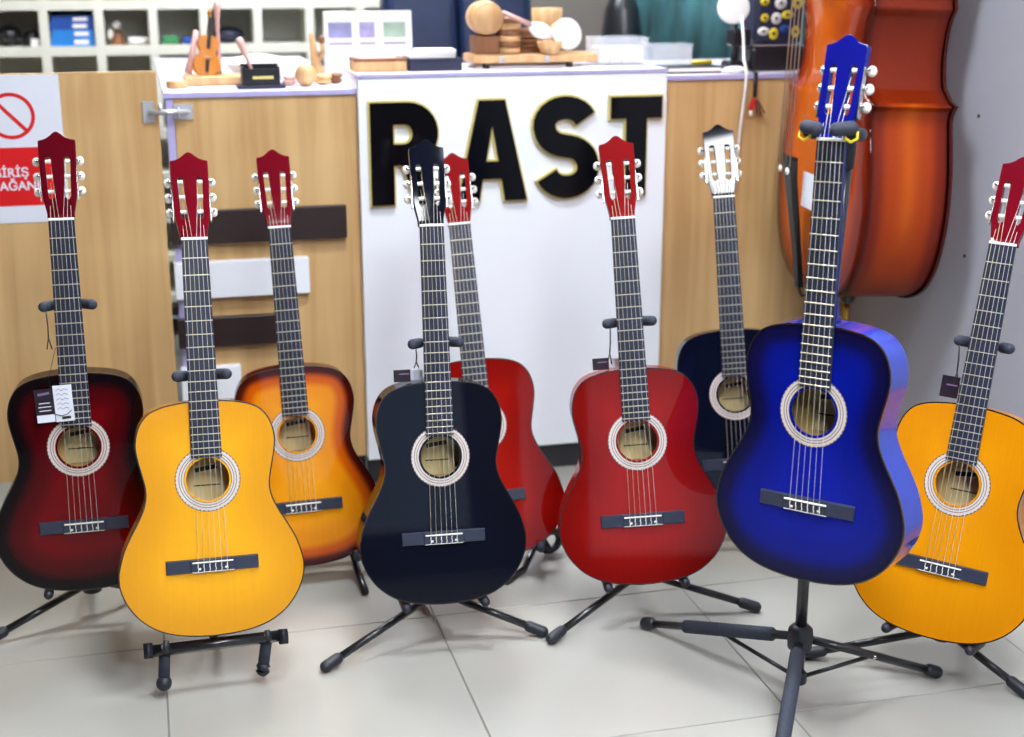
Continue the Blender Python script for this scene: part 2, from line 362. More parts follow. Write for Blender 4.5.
# ------------------------------------------------------------------ guitars
OUT = [(0.0, .3255), (.030, .325), (.076, .319), (.108, .307), (.1265, .287), (.136, .263), (.139, .237), (.135, .209), (.1275, .175), (.1235, .150), (.1265, .125), (.138, .097), (.156, .065), (.172, .033), (.182, 0.0), (.185, -.022), (.182, -.047), (.169, -.078), (.147, -.107), (.116, -.130), (.078, -.144), (.035, -.1505), (0.0, -.152)]
BOT = 0.152
def catmull(P, k=4, closed=False):
    out = []; n = len(P)
    for i in range(n if closed else n - 1):
        p0, p1, p2, p3 = [Vector(P[(j) % n] if closed else P[min(max(j, 0), n - 1)]) for j in (i - 1, i, i + 1, i + 2)]
        for q in range(k):
            t = q / k
            out.append(0.5 * ((2 * p1) + (p2 - p0) * t + (2 * p0 - 5 * p1 + 4 * p2 - p3) * t * t + (3 * p1 - p0 - 3 * p2 + p3) * t ** 3))
    if not closed: out.append(Vector(P[-1]))
    return out
full = [(w, z) for w, z in OUT] + [(-w, z) for w, z in OUT[-2:0:-1]]
OUTL = [(p[0], p[1] + BOT) for p in catmull(full, 4, True)]          # closed outline, z from the tail
NO = len(OUTL); HZ = 0.166 + BOT; HR = 0.043
def depth_at(z): return 0.096 - 0.012 * (z / 0.478)
def rim_dist(x, z): return min(math.hypot(x - a, z - b) for a, b in OUTL)
def set_rim(me, vals):
    at = me.attributes.new('rim', 'FLOAT', 'POINT'); at.data.foreach_set('value', vals)
def soundboard_mesh():
    bm = bmesh.new(); vals = []; rings = []; K = 9
    for k in range(K + 1):
        t = (k / K) ** 0.75; r = []
        for x, z in OUTL:
            a = math.atan2(z - HZ, x); hx, hz = HR * math.cos(a), HZ + HR * math.sin(a)
            px, pz = hx + (x - hx) * t, hz + (z - hz) * t
            r.append(bm.verts.new((px, 0, pz))); vals.append(rim_dist(px, pz) if k < K else 0.0)
        rings.append(r)
    lip = []
    for x, z in OUTL:
        a = math.atan2(z - HZ, x); lip.append(bm.verts.new((HR * math.cos(a), 0.003, HZ + HR * math.sin(a)))); vals.append(0.05)
    for a, b in zip(rings, rings[1:]):
        for j in range(NO): bm.faces.new((a[j], a[(j + 1) % NO], b[(j + 1) % NO], b[j]))
    for j in range(NO): bm.faces.new((rings[0][(j + 1) % NO], rings[0][j], lip[j], lip[(j + 1) % NO]))
    me = bpy.data.meshes.new('soundboard'); bm.to_mesh(me); bm.free(); set_rim(me, vals); return me
def rib_mesh():
    bm = bmesh.new(); A = []
    for f in (0.0, 0.03, 0.5, 0.97, 1.0):
        r = []
        for x, z in OUTL: r.append(bm.verts.new((x, depth_at(z) * f, z)))
        A.append(r)
    for a, b in zip(A, A[1:]):
        for j in range(NO): bm.faces.new((a[j], a[(j + 1) % NO], b[(j + 1) % NO], b[j]))
    return to_mesh(bm, 'ribs', True)
def back_mesh(y_off=0.0, shrink=1.0, dome=0.008):
    bm = bmesh.new(); rings = []; cz = 0.2
    for t in (0.05, 0.3, 0.6, 0.85, 1.0):
        rings.append([bm.verts.new((x * t * shrink, depth_at(cz + (z - cz) * t) + y_off + dome * (1 - t * t), cz + (z - cz) * t * shrink)) for x, z in OUTL])
    for a, b in zip(rings, rings[1:]):
        for j in range(NO): bm.faces.new((a[j], b[j], b[(j + 1) % NO], a[(j + 1) % NO]))
    bm.faces.new(rings[0]); return to_mesh(bm, 'back', True)
def binding_mesh(w=0.0022):
    bm = bmesh.new(); P = [Vector(p) for p in OUTL]; rings = [[], [], [], []]
    for i in range(NO):
        t = (P[(i + 1) % NO] - P[i - 1]).normalized(); nrm = Vector((-t.y, t.x))
        if nrm.dot(P[i] - Vector((0, 0.2))) < 0 and abs(P[i].x) > 0.02: pass
        out = nrm if nrm.dot(Vector((P[i].x, P[i].y - (0.33 if P[i].y > 0.3 else 0.13)))) > 0 else -nrm
        o = P[i] + out * 0.0004; q = P[i] - out * w
        for k, (v, y) in enumerate(((o, 0.004), (o, -0.0004), (q, -0.0004), (q, 0.0008))): rings[k].append(bm.verts.new((v.x, y, v.y)))
    for a, b in zip(rings, rings[1:]):
        for j in range(NO): bm.faces.new((a[j], a[(j + 1) % NO], b[(j + 1) % NO], b[j]))
    return to_mesh(bm, 'binding')
def rosette_mesh():
    """mosaic ring round the sound hole, pieces coloured by material slot: 0 light, 1 brown, 2 dark"""
    bm = bmesh.new(); rr = [0.0470, 0.0480, 0.0515, 0.0530, 0.0565, 0.0580, 0.0630, 0.0640, 0.0652]; n = 96; R = []
    for r in rr: R.append([bm.verts.new((r * math.cos(2 * math.pi * j / n), 0, HZ + r * math.sin(2 * math.pi * j / n))) for j in range(n)])
    for k in range(len(rr) - 1):
        for j in range(n):
            f = bm.faces.new((R[k][j], R[k][(j + 1) % n], R[k + 1][(j + 1) % n], R[k + 1][j]))
            f.material_index = {0: 2, 1: 0, 2: 1, 3: 0, 4: 1, 5: 0, 6: (1 if j % 2 else 0), 7: (2 if j % 2 else 1)}[k]
    E2 = [bm.verts.new((rr[-1] * math.cos(2 * math.pi * j / n), 0.0006, HZ + rr[-1] * math.sin(2 * math.pi * j / n))) for j in range(n)]
    for j in range(n): bm.faces.new((R[-1][j], R[-1][(j + 1) % n], E2[(j + 1) % n], E2[j])).material_index = 2
    me = bpy.data.meshes.new('rosette'); bm.normal_update(); bm.to_mesh(me); bm.free(); return me
ZN = 0.65 + BOT                     # nut
def fret_z(k): return ZN - 0.65 * (1 - 2 ** (-k / 12.0))
ZE = 0.211 + BOT                    # end of the fretboard
def board_w(z): return 0.026 + 0.0045 * (ZN - z) / (ZN - ZE)
def fretboard_mesh():
    bm = bmesh.new(); v = []
    for z in (ZE, ZN):
        w = board_w(z)
        v.append([bm.verts.new((x, y, z)) for x, y in ((-w, -0.0002), (w, -0.0002), (w, -0.0055), (w - 0.001, -0.0065), (-w + 0.001, -0.0065), (-w, -0.0055))])
    for j in range(6): bm.faces.new((v[0][j], v[0][(j + 1) % 6], v[1][(j + 1) % 6], v[1][j]))
    bm.faces.new(v[0]); bm.faces.new(v[1][::-1]); return to_mesh(bm, 'fretboard')
def neck_mesh():
    bm = bmesh.new(); rings = []; n = 10
    zt = 0.325 + BOT
    for z, d, wk in ((zt - 0.004, 0.085, 0.62), (zt + 0.006, 0.080, 0.66), (zt + 0.022, 0.060, 0.8), (zt + 0.045, 0.034, 0.95), (zt + 0.075, 0.024, 1), (zt + 0.2, 0.0225, 1), (ZN - 0.01, 0.0215, 1), (ZN + 0.012, 0.021, 1.02)):
        w = board_w(z) - 0.0004
        r = []
        for j in range(n + 1):
            a = math.pi * j / n; c, s_ = math.cos(a), math.sin(a)
            k = 1 - (1 - wk) * min(1, max(0, s_ * d / 0.03))
            r.append(bm.verts.new((w * (abs(c) ** 0.8) * (1 if c > 0 else -1) * k, d * (s_ ** 0.85), z)))
        rings.append(r)
    for a, b in zip(rings, rings[1:]):
        for j in range(n): bm.faces.new((a[j], a[j + 1], b[j + 1], b[j]))
        bm.faces.new((a[n], a[0], b[0], b[n]))
    bm.faces.new(rings[0]); bm.faces.new(rings[-1][::-1]); return to_mesh(bm, 'neck', True)
HT = R_(13)
def head_mesh():
    half = [(.0262, -.004), (.0264, .006), (.0295, .022), (.0330, .040), (.0344, .060), (.0356, .100), (.0364, .138), (.0366, .1565), (.0362, .1598)]
    crest = [(.033, .1605), (.027, .1618), (.020, .1647), (.013, .1697), (.007, .1752), (.003, .1776), (0, .1782)]
    right = half + crest; poly = right + [(-x, z) for x, z in right[-2::-1]]
    def slot(s):
        p = [(.0095, .040), (.0185, .034), (.0235, .042), (.0265, .118), (.0245, .126), (.0140, .127), (.0115, .120)]
        return [(s * x, z) for x, z in p][::s]
    return flat_solid([poly, slot(1), slot(-1)], 0.019, bevel=0.0012)
RZ = (0.053, 0.085, 0.117)          # tuner heights above the nut
def string_mesh(i):
    xs = -0.029 + 0.0116 * i; xn = -0.0205 + 0.0082 * i
    k = i if i < 3 else 5 - i      # strings 0..2 left rollers, 3..5 right rollers
    side = -1 if i < 3 else 1
    rz = RZ[k]; rx = side * (0.0205 - 0.003 * k)
    def hd(x, z, y=0.0): return Vector((x, 0, ZN)) + Vector((0, z * math.sin(HT) + y * math.cos(HT), z * math.cos(HT) - y * math.sin(HT)))
    def hd2(x, z, y=0.0): v = hd(x, z, y); v.x = x; return v
    pts = [(xs, -0.0052, BOT - 0.0125), (xs, -0.0085, BOT - 0.006), (xs, -0.0122, BOT), (xn, -0.0085, ZN + 0.001), hd2(rx, rz - 0.004, 0.004)]
    return tube(pts, (0.00056, 0.0005, 0.00044, 0.00044, 0.00046, 0.00050)[i] if i < 3 else 0.00042, 5)
ME = dict(soundboard=soundboard_mesh(), ribs=rib_mesh(), back=back_mesh(), inside=back_mesh(-0.012, 0.98, 0.0), binding=binding_mesh(), rosette=rosette_mesh(), fretboard=fretboard_mesh(), neck=neck_mesh(), head=head_mesh())
ME['strings'] = [string_mesh(i) for i in range(6)]
ME['frets'] = [box(2 * board_w(fret_z(k)) - 0.0008, 0.0016, 0.0019, 0.0004) for k in range(1, 20)]
ME['roller'] = lathe([(0.003, -0.009), (0.0048, -0.0085), (0.0048, -0.006), (0.0042, -0.005), (0.0042, 0.005), (0.0048, 0.006), (0.0048, 0.0085), (0.003, 0.009)], 12, 'X')
ME['plate'] = box(0.0030, 0.013, 0.104, 0.0006)
ME['shaft'] = tube([(0, 0.002, 0), (0, 0.018, 0)], 0.0022, 8)
ME['button'] = ellipsoid(0.0088, 0.0095, 0.0098, 12, 8)
ME['worm'] = lathe([(0.002, -0.004), (0.0036, -0.0035), (0.0036, 0.0035), (0.002, 0.004)], 10, 'X')
def bridge_mesh():
    bm = bmesh.new(); prof = [(-.092, .004), (-.090, .0058), (-.046, .0062), (-.042, .0085), (.042, .0085), (.046, .0062), (.090, .0058), (.092, .004)]
    A, B, Cc, D = [], [], [], []
    for x, hgt in prof:
        zt, zb = BOT + 0.007, BOT - 0.021
        A.append(bm.verts.new((x, 0, zt))); B.append(bm.verts.new((x, -hgt, zt - 0.002))); Cc.append(bm.verts.new((x, -hgt, zb + 0.002))); D.append(bm.verts.new((x, 0, zb)))
    n = len(prof)
    for P, Q in ((A, B), (B, Cc), (Cc, D), (D, A)):
        for j in range(n - 1): bm.faces.new((P[j], P[j + 1], Q[j + 1], Q[j]))
    bm.faces.new((A[0], B[0], Cc[0], D[0])); bm.faces.new((A[-1], D[-1], Cc[-1], B[-1])); return to_mesh(bm, 'bridge')
ME['bridge'] = bridge_mesh()
ME['saddle'] = box(0.082, 0.006, 0.0028, 0.0007)
ME['tie_edge'] = box(0.084, 0.0020, 0.0012, 0.0003)
ME['dot'] = ellipsoid(0.0026, 0.0012, 0.0026, 8, 5)
ME['loop'] = tube([(0, -0.0105, -0.0030), (-0.0006, -0.0098, -0.009), (0.0006, -0.0095, -0.0145), (-0.0012, -0.0085, -0.019)], 0.0009, 5)
def rotm(yaw, lean, roll): return Matrix.Rotation(R_(yaw), 3, 'Z') @ Matrix.Rotation(R_(-lean), 3, 'X') @ Matrix.Rotation(R_(roll), 3, 'Y')

GM = {}
def guitar(key, label, saddle, ang, top, rib, headc, bind=None, neck=None, inside='inside'):
    Rm = rotm(*ang); loc = Vector(saddle) + Rm @ Vector((0, 0, -BOT))
    g = thing('classical_guitar', label, 'guitar', loc, Rm.to_euler(), 'classical guitars on stands')
    GM[key] = Matrix.Translation(loc) @ Rm.to_4x4()
    part('soundboard', ME['soundboard'], g, top); part('ribs', ME['ribs'], g, rib); part('back', ME['back'], g, rib)
    part('interior', ME['inside'], g, M[inside], label='pale bare wood inside the sound hole')
    lb = part('maker_label', box(0.070, 0.0006, 0.076), g, M['label_paper'], (0.002, depth_at(HZ) - 0.0135, HZ - 0.012), None, 'paper label inside the sound hole')
    part('print', box(0.046, 0.0004, 0.009), lb, M['ink'], (0.0, -0.0006, 0.029), (0, R_(-8), 0)); part('print', box(0.054, 0.0004, 0.0025), lb, M['ink'], (0.0, -0.0006, -0.006))
    part('binding', ME['binding'], g, bind or M['binding_dark'], label='thin dark binding')
    part('rosette', ME['rosette'], g, [M['ros_light'], M['ros_brown'], M['ros_dark']], (0, -0.0006, 0), None, 'white mosaic rosette')
    part('neck', ME['neck'], g, neck or headc)
    fb = part('fretboard', ME['fretboard'], g, M['ebony'])
    for k in range(1, 20): part('fret', ME['frets'][k - 1], fb, M['fretwire'], (0, -0.0069, fret_z(k)))
    part('nut', box(0.0525, 0.0095, 0.0052, 0.0008), g, M['bone'], (0, -0.0045, ZN + 0.0026), None, 'white nut')
    h = part('headstock', ME['head'], g, headc, (0, 0.0005, ZN + 0.004), (-HT, 0, 0))
    # flat_solid front is at -y; headstock front flush with the fretboard underside
    h.location.y = 0.0195
    for s in (-1, 1):
        part('tuner_plate', ME['plate'], h, M['nickel'], (s * 0.0366, -0.0095, 0.085), (0, -s * R_(1.2), 0))
        for z in RZ:
            part('roller', ME['roller'], h, M['bone'], (s * (0.0178 + 0.006 * (z - 0.05) / 0.07), -0.0125, z))
            part('tuner_gear', ME['worm'], h, M['nickel'], (s * 0.0405, -0.0095, z + 0.002))
            b_ = part('tuner_button', ME['button'], h, M['pearl'], (s * 0.0440, 0.003, z + 0.003), (0, 0, 0))
            part('shaft', ME['shaft'], b_, M['nickel'], (0, -0.018, 0))
    br = part('bridge', ME['bridge'], g, M['bridge'], (0, -0.0002, 0))
    part('saddle', ME['saddle'], br, M['bone'], (0, -0.0092, BOT), None, 'white saddle')
    part('tie_block_edge', ME['tie_edge'], br, M['bone'], (0, -0.0080, BOT - 0.0195))
    for s in (-1, 1): part('dot', ME['dot'], br, M['bone'], (s * 0.026, -0.0088, BOT - 0.013))
    for i in range(6): part('string_knot', ME['loop'], br, M['bone'], (-0.029 + 0.0116 * i, 0, BOT))
    for i in range(6): part('string', ME['strings'][i], g, M['bass_string'] if i < 3 else M['nylon'])
    return g
mrR = lacquer('dark_red_lacquer', (84, 4, 18)); mrR2 = lacquer('red_lacquer_head', (104, 8, 24)); mrR3 = lacquer('orange_red_lacquer', (122, 18, 20))
mBlk = lacquer('black_lacquer', (8, 11, 24), 0.1); mBlue = lacquer('blue_lacquer', (14, 18, 112)); mAmb = lacquer('amber_lacquer', (196, 122, 16))
mBlueRib = lacquer('blue_rib_sheen_lacquer', (44, 66, 172), coat=1.0); mRedRib = lacquer('red_rib_lacquer', (140, 26, 22)); mDarkRib = lacquer('black_red_rib', (26, 8, 12)); mSunRib = lacquer('brown_burst_rib', (74, 24, 12))  # blue rib base colour lightened to carry the wall's reflection
bG1 = burst_mat('black_red_burst', [(0.0, (8, 5, 10)), (0.13, (14, 5, 10)), (0.40, (74, 2, 9)), (0.8, (106, 3, 12))])
bG2 = burst_mat('amber_top', [(0.0, (214, 146, 10)), (1.0, (240, 170, 12))], grain=0.05)
bG3 = burst_mat('tobacco_sunburst', [(0.0, (36, 8, 10)), (0.10, (70, 14, 10)), (0.26, (196, 84, 10)), (0.45, (226, 138, 16)), (1.0, (238, 158, 26))], grain=0.05)
bG4 = burst_mat('black_top', [(0.0, (8, 11, 24)), (1.0, (10, 14, 29))], grain=0.0)
bG5 = burst_mat('red_top', [(0.0, (124, 10, 6)), (1.0, (158, 20, 12))], grain=0.05)
bG6 = burst_mat('cherry_top', [(0.0, (118, 10, 8)), (1.0, (152, 20, 16))], grain=0.08)
bG8 = burst_mat('blue_burst', [(0.0, (8, 6, 34)), (0.14, (10, 9, 56)), (0.46, (4, 18, 124)), (1.0, (4, 22, 150))], grain=0.03)
bG9 = burst_mat('honey_top', [(0.0, (208, 130, 6)), (1.0, (222, 144, 8))], grain=0.06)
guitar('G1', 'dark red guitar with black burst edge and a hang tag, leftmost in the row', (-0.1801, 3.0143, 0.2724), (0.6, 6.9, 0.4), bG1, mDarkRib, mrR)
guitar('G2', 'amber yellow guitar with dark red headstock on short two-footed stand', (0.0773, 2.7416, 0.2697), (2.0, 15.2, 1.3), bG2, mAmb, mrR2)
guitar('G3', 'orange sunburst guitar standing behind the amber guitar and the black guitar', (0.3082, 3.1869, 0.2022), (-2.6, 10.2, -1.9), bG3, mSunRib, mrR2)
guitar('G4', 'black guitar with black headstock standing in the front row before the letter R', (0.5603, 2.7675, 0.2682), (-3.7, 11.2, 0.1), bG4, mBlk, mBlk).scale = (0.965, 1, 1)
guitar('G5', 'red guitar half hidden behind the front black guitar', (0.738, 3.1178, 0.209), (-11.6, 17.9, -4.96), bG5, mRedRib, mrR3)
guitar('G6', 'cherry red guitar in the front row before the letter T', (1.0044, 2.7603, 0.2668), (-13.6, 12.2, -3.98), bG6, mRedRib, mrR3)
guitar('G7', 'black guitar half hidden behind the blue guitar, before the oak counter', (1.3787, 3.0993, 0.2439), (-17.0, 12.1, -4.6), bG4, mBlk, mBlk)
guitar('G8', 'blue burst guitar hanging by its headstock on a tall stand', (1.1299, 2.2316, 0.4912), (-50.4, 4.97, -1.73), bG8, mBlueRib, mBlue)
guitar('G9', 'honey yellow guitar at the right edge beside the grey wall', (1.4992, 2.359, 0.2695), (-44.4, 15.35, 2.33), bG9, mAmb, mrR2)

# ------------------------------------------------------------------ guitar stands
def outline_z(x):
    best = None
    for (a, b), (c, d) in zip(OUTL, OUTL[1:] + OUTL[:1]):
        if (a - x) * (c - x) <= 0 and a != c:
            z = b + (d - b) * (x - a) / (c - a); best = z if best is None else min(best, z)
    return best
def yoke(par, T, gm, yz):
    """padded fork under the neck; T maps guitar coordinates into the stand's"""
    L = lambda *p: T(gm @ Vector(p))
    part('yoke_bar', tube([L(0, 0.112, yz - 0.012), L(0, 0.075, yz), L(0, 0.058, yz)], 0.007, 8), par, M['stand_metal'])
    part('yoke_fork', tube([L(-0.042, 0.020, yz), L(-0.040, 0.045, yz), L(-0.025, 0.058, yz), L(0.025, 0.058, yz), L(0.040, 0.045, yz), L(0.042, 0.020, yz)], 0.0065, 8), par, M['stand_metal'])
    for s in (-1, 1): part('foam_pad', capsule(L(s * 0.026, 0.038, yz), L(s * 0.055, -0.008, yz), 0.0112, 12), par, M['foam'], label='black foam pad')
def tripod(key, label, feet, hub_z, yz, strap=False):
    gm = GM[key]
    hub = gm @ Vector((0, 0.142, 0.0)); hub.z = hub_z
    base = Vector((hub.x, hub.y, 0.0)); T = lambda v: Vector(v) - base
    st = thing('guitar_stand', label, 'guitar stand', base, group='black guitar stands')
    L = lambda *p: T(gm @ Vector(p))
    top = L(0, 0.112, BOT + yz - 0.012)
    part('post', tube([T(hub) - Vector((0, 0, 0.02)), T(hub) + Vector((0, 0, 0.03)), L(0, 0.120, 0.08), top], 0.0085, 10), st, M['stand_metal'])
    part('hub', lathe([(0.012, -0.022), (0.021, -0.018), (0.021, 0.018), (0.014, 0.024)], 14), st, M['rubber'], T(hub))
    for fx, fy in feet:
        f = Vector((fx, fy, 0.013)); h0 = hub + Vector((fx - hub.x, fy - hub.y, 0)).normalized() * 0.015
        d = (f - h0).normalized()
        lg = part('leg', tube([T(h0), T(f - d * 0.02)], 0.0085, 10), st, M['stand_metal'])
        part('rubber_foot', capsule(T(f - d * 0.045), T(f + d * 0.012), 0.0125, 12), lg, M['rubber'])
    cz = outline_z(0.085) - 0.0125
    part('cradle_bar', tube([L(-0.085, 0.118, cz), L(-0.03, 0.125, cz - 0.004), L(0.03, 0.125, cz - 0.004), L(0.085, 0.118, cz)], 0.007, 8), st, M['stand_metal'])
    for s in (-1, 1): part('cradle_arm', capsule(L(s * 0.085, 0.120, cz), L(s * 0.085, -0.008, cz - 0.001), 0.0105, 12), st, M['rubber'], label='black foam cradle arm')
    yoke(st, T, gm, BOT + yz)
    if strap:
        q_ = 0.5 if key == 'G4' else 1.0
        a = L(-0.044, -0.012, BOT + yz - 0.01)
        s1 = part('strap', tube([a, a + Vector((0.001, 0, -0.03 * q_)), a + Vector((0, 0, -0.055 * q_))], 0.0016, 6), st, M['rubber'], label='thin black security strap')
        for q in (-1, 1): part('strap_end', tube([a + Vector((0, 0, -0.055 * q_)), a + Vector((q * 0.005, 0, -0.08 * q_))], 0.0014, 5), s1, M['rubber'])
    return st
tripod('G1', 'black tripod stand carrying the leftmost dark red guitar', [(-0.40, 3.03), (-0.06, 3.20), (-0.19, 3.36)], 0.075, 0.470, True)
tripod('G4', 'black tripod stand carrying the front black guitar', [(0.295, 2.724), (0.781, 2.766), (0.545, 3.00)], 0.080, 0.406, True)
tripod('G6', 'black tripod stand carrying the cherry red guitar', [(0.789, 2.729), (1.288, 2.765), (1.06, 3.10)], 0.080, 0.426, True)
tripod('G9', 'black tripod stand carrying the honey yellow guitar at the right edge', [(1.30, 2.526), (1.655, 2.262), (1.72, 2.62)], 0.080, 0.450, True)

def two_foot(key, label, feet, yz):
    gm = GM[key]; c = gm @ Vector((0, 0.13, 0)); base = Vector((c.x, c.y, 0)); T = lambda v: Vector(v) - base
    L = lambda *p: T(gm @ Vector(p))
    st = thing('guitar_stand', label, 'guitar stand', base, group='black guitar stands')
    bar = part('crossbar', tube([L(-0.135, 0.02, -0.022), L(0.135, 0.02, -0.018)], 0.0135, 4), st, M['stand_metal'])
    for s in (-1, 1): part('bar_end', capsule(L(s * 0.128, 0.02, -0.020 ), L(s * 0.143, 0.02, -0.020), 0.0165, 8), bar, M['rubber'])
    for s, (fx, fy) in zip((-1, 1), feet):
        a = L(s * 0.103, 0.03, -0.02); f = T((fx, fy, 0.018)); f2 = f + (a - f) * 0.3
        lg = part('leg', tube([a, f2], 0.012, 10), st, M['foam'])
        part('rubber_foot', capsule(f + (f - a).normalized() * 0.004, f2 + (a - f) * 0.05, 0.0165, 10), lg, M['rubber'])
        part('knob', capsule(a + Vector((0, -0.02, 0.008)), a + Vector((0, -0.006, 0.008)), 0.008, 8), lg, M['chrome'])
        part('prop', tube([L(s * 0.103, -0.013, -0.02), L(s * 0.100, -0.013, 0.012 + outline_z(0.1) - outline_z(0.12))], 0.006, 8), st, M['rubber'])
    part('post', tube([L(0, 0.10, -0.03), L(0, 0.125, 0.1), L(0, 0.112, BOT + yz - 0.012)], 0.0095, 10), st, M['stand_metal'])
    part('base_arm', tube([L(0, 0.02, -0.02), L(0, 0.10, -0.03)], 0.010, 8), st, M['stand_metal'])
    rf = Vector((c.x + 0.02, c.y + 0.2, 0.013))
    rl = part('leg', tube([L(0, 0.115, 0.05), T(rf)], 0.009, 10), st, M['stand_metal'])
    part('rubber_foot', capsule(T(rf + Vector((0, -0.02, 0.004))), T(rf + Vector((0, 0.015, 0))), 0.0125, 10), rl, M['rubber'])
    yoke(st, T, gm, BOT + yz)
two_foot('G2', 'short black stand with two forward feet under the amber guitar', [(-0.036, 2.70), (0.163, 2.715)], 0.377)

def aframe(key, label, front=(0.125, -0.085), rear=(0.175, 0.26), rr=0.024, lift=0.02):
    gm = GM[key]; c = gm @ Vector((0, 0.05, 0)); base = Vector((c.x, c.y, 0)); T = lambda v: Vector(v) - base
    L = lambda *p: T(gm @ Vector(p))
    st = thing('guitar_stand', label, 'guitar stand', base, group='low folding guitar stands')
    cz = outline_z(0.115) - 0.012
    def gr(x, y):
        v = gm @ Vector((x, y, 0)); v.z = 0.010; return T(v)
    hinge = L(0, 0.165, 0.19)
    part('hinge', tube([L(-0.05, 0.165, 0.19), L(0.05, 0.165, 0.19)], 0.013, 10), st, M['rubber'])
    for s in (-1, 1):
        part('cradle_arm', tube([L(s * 0.115, -0.026, cz + 0.018), L(s * 0.115, -0.022, cz), L(s * 0.115, 0.03, cz - 0.002), L(s * 0.112, 0.13, cz - 0.002)], 0.009, 10), st, M['foam'])
        part('front_leg', tube([L(s * 0.045, 0.165, 0.19), L(s * 0.112, 0.135, cz - 0.002), gr(s * (front[0] * 0.4 + 0.065), front[1] * 0.4 + 0.06) + Vector((0, 0, lift)), gr(s * front[0], front[1])], 0.0085, 10), st, M['stand_metal'])
        rl = part('rear_leg', tube([L(s * 0.045, 0.17, 0.19), gr(s * rear[0], rear[1])], 0.0085, 10), st, M['stand_metal'])
        p0 = gr(s * rear[0], rear[1]); pts = [p0 + Vector((rr * math.cos(a), 0.35 * rr * math.cos(a), rr + 0.001 + rr * math.sin(a))) for a in [2 * math.pi * q / 12 for q in range(13)]]
        part('rubber_foot', tube(pts, 0.0095 if rr < 0.03 else 0.0125, 8), rl, M['rubber'], label='ring-shaped rubber foot')
aframe('G3', 'low folding stand under the orange sunburst guitar')
aframe('G5', 'low folding stand under the half hidden red guitar', (0.03, -0.02), (0.150, 0.165), 0.026, 0.0)
aframe('G7', 'low folding stand under the half hidden black guitar')

def hanger():
    gm = GM['G8']; hub = Vector((1.207, 2.378, 0.137)); base = Vector((hub.x, hub.y, 0)); T = lambda v: Vector(v) - base
    L = lambda *p: T(gm @ Vector(p))
    st = thing('guitar_stand', 'tall black tripod hanger stand with yellow clips carrying the blue guitar', 'guitar stand', base, group='black guitar stands')
    top = gm @ Vector((0, 0.075, ZN + 0.028))
    part('pole', tube([T(hub + Vector((0, 0, -0.095))), T(hub + Vector((0, 0, 0.3))), T(hub.lerp(top, 0.93))], 0.0115, 12), st, M['stand_metal'])
    part('hub', lathe([(0.014, -0.030), (0.024, -0.024), (0.026, 0.0), (0.024, 0.018), (0.016, 0.026)], 14), st, M['rubber'], T(hub))
    part('collar', lathe([(0.012, -0.012), (0.018, -0.010), (0.018, 0.010), (0.012, 0.012)], 12), st, M['rubber'], T(hub + Vector((0, 0, -0.09))))
    part('height_clamp', lathe([(0.013, -0.03), (0.018, -0.026), (0.018, 0.026), (0.013, 0.03)], 12), st, M['rubber'], T(hub.lerp(top, 0.55)))
    for (fx, fy), grip in (((1.015, 2.746), (0.12, 0.72)), ((1.523, 2.382), None), ((0.985, 2.01), (0.06, 0.80))):
        f = Vector((fx, fy, 0.015)); d = (f - hub).normalized(); h0 = hub + d * 0.018
        lg = part('leg', tube([T(h0), T(f)], 0.0088, 10), st, M['stand_metal'])
        part('rubber_foot', capsule(T(f - d * 0.03), T(f + d * 0.015), 0.0135, 12), lg, M['rubber'])
        if grip: part('foam_grip', tube([T(h0.lerp(f, grip[0])), T(h0.lerp(f, grip[0] + 0.01)), T(h0.lerp(f, grip[1] - 0.01)), T(h0.lerp(f, grip[1]))], [0.011, 0.0145, 0.0145, 0.011], 12), lg, M['foam'])
        part('pivot', capsule(T(h0) + Vector((-0.012, 0, 0)), T(h0) + Vector((0.012, 0, 0)), 0.012, 8), lg, M['rubber'])
        br = part('brace', tube([T(hub + Vector((0, 0, -0.09)) + Vector((d.x, d.y, 0)) * 0.014), T(h0.lerp(f, 0.5))], 0.0045, 8), st, M['stand_metal'])
        part('rivet', ellipsoid(0.0045, 0.0045, 0.0045, 8, 6), br, M['nickel'], T(h0.lerp(f, 0.5)) + Vector((0, -0.008, 0)))
    yz = ZN + 0.014
    part('neck_bracket', tube([T(hub.lerp(top, 0.925)), L(0, 0.075, yz - 0.02), L(0, 0.055, yz), L(0, 0.048, yz)], [0.014, 0.014, 0.012, 0.010], 10), st, M['rubber'])
    for s in (-1, 1):
        arm = part('hanger_arm', tube([L(0, 0.05, yz), L(s * 0.036, 0.045, yz - 0.002), L(s * 0.041, 0.02, yz - 0.002), L(s * 0.041, -0.010, yz)], [0.010, 0.011, 0.012, 0.011], 10), st, M['rubber'])
        part('foam_pad', capsule(L(s * 0.053, -0.014, yz + 0.011), L(s * 0.007, -0.032, yz + 0.005), 0.0125, 12), arm, M['foam'], label='black foam flap')
        part('clip', tube([L(s * 0.052, -0.016, yz + 0.004), L(s * 0.054, -0.020, yz - 0.008), L(s * 0.044, -0.022, yz - 0.014), L(s * 0.033, -0.022, yz - 0.008), L(s * 0.031, -0.020, yz - 0.002)], 0.0026, 8), arm, M['yellow_clip'], label='yellow clip')
hanger()

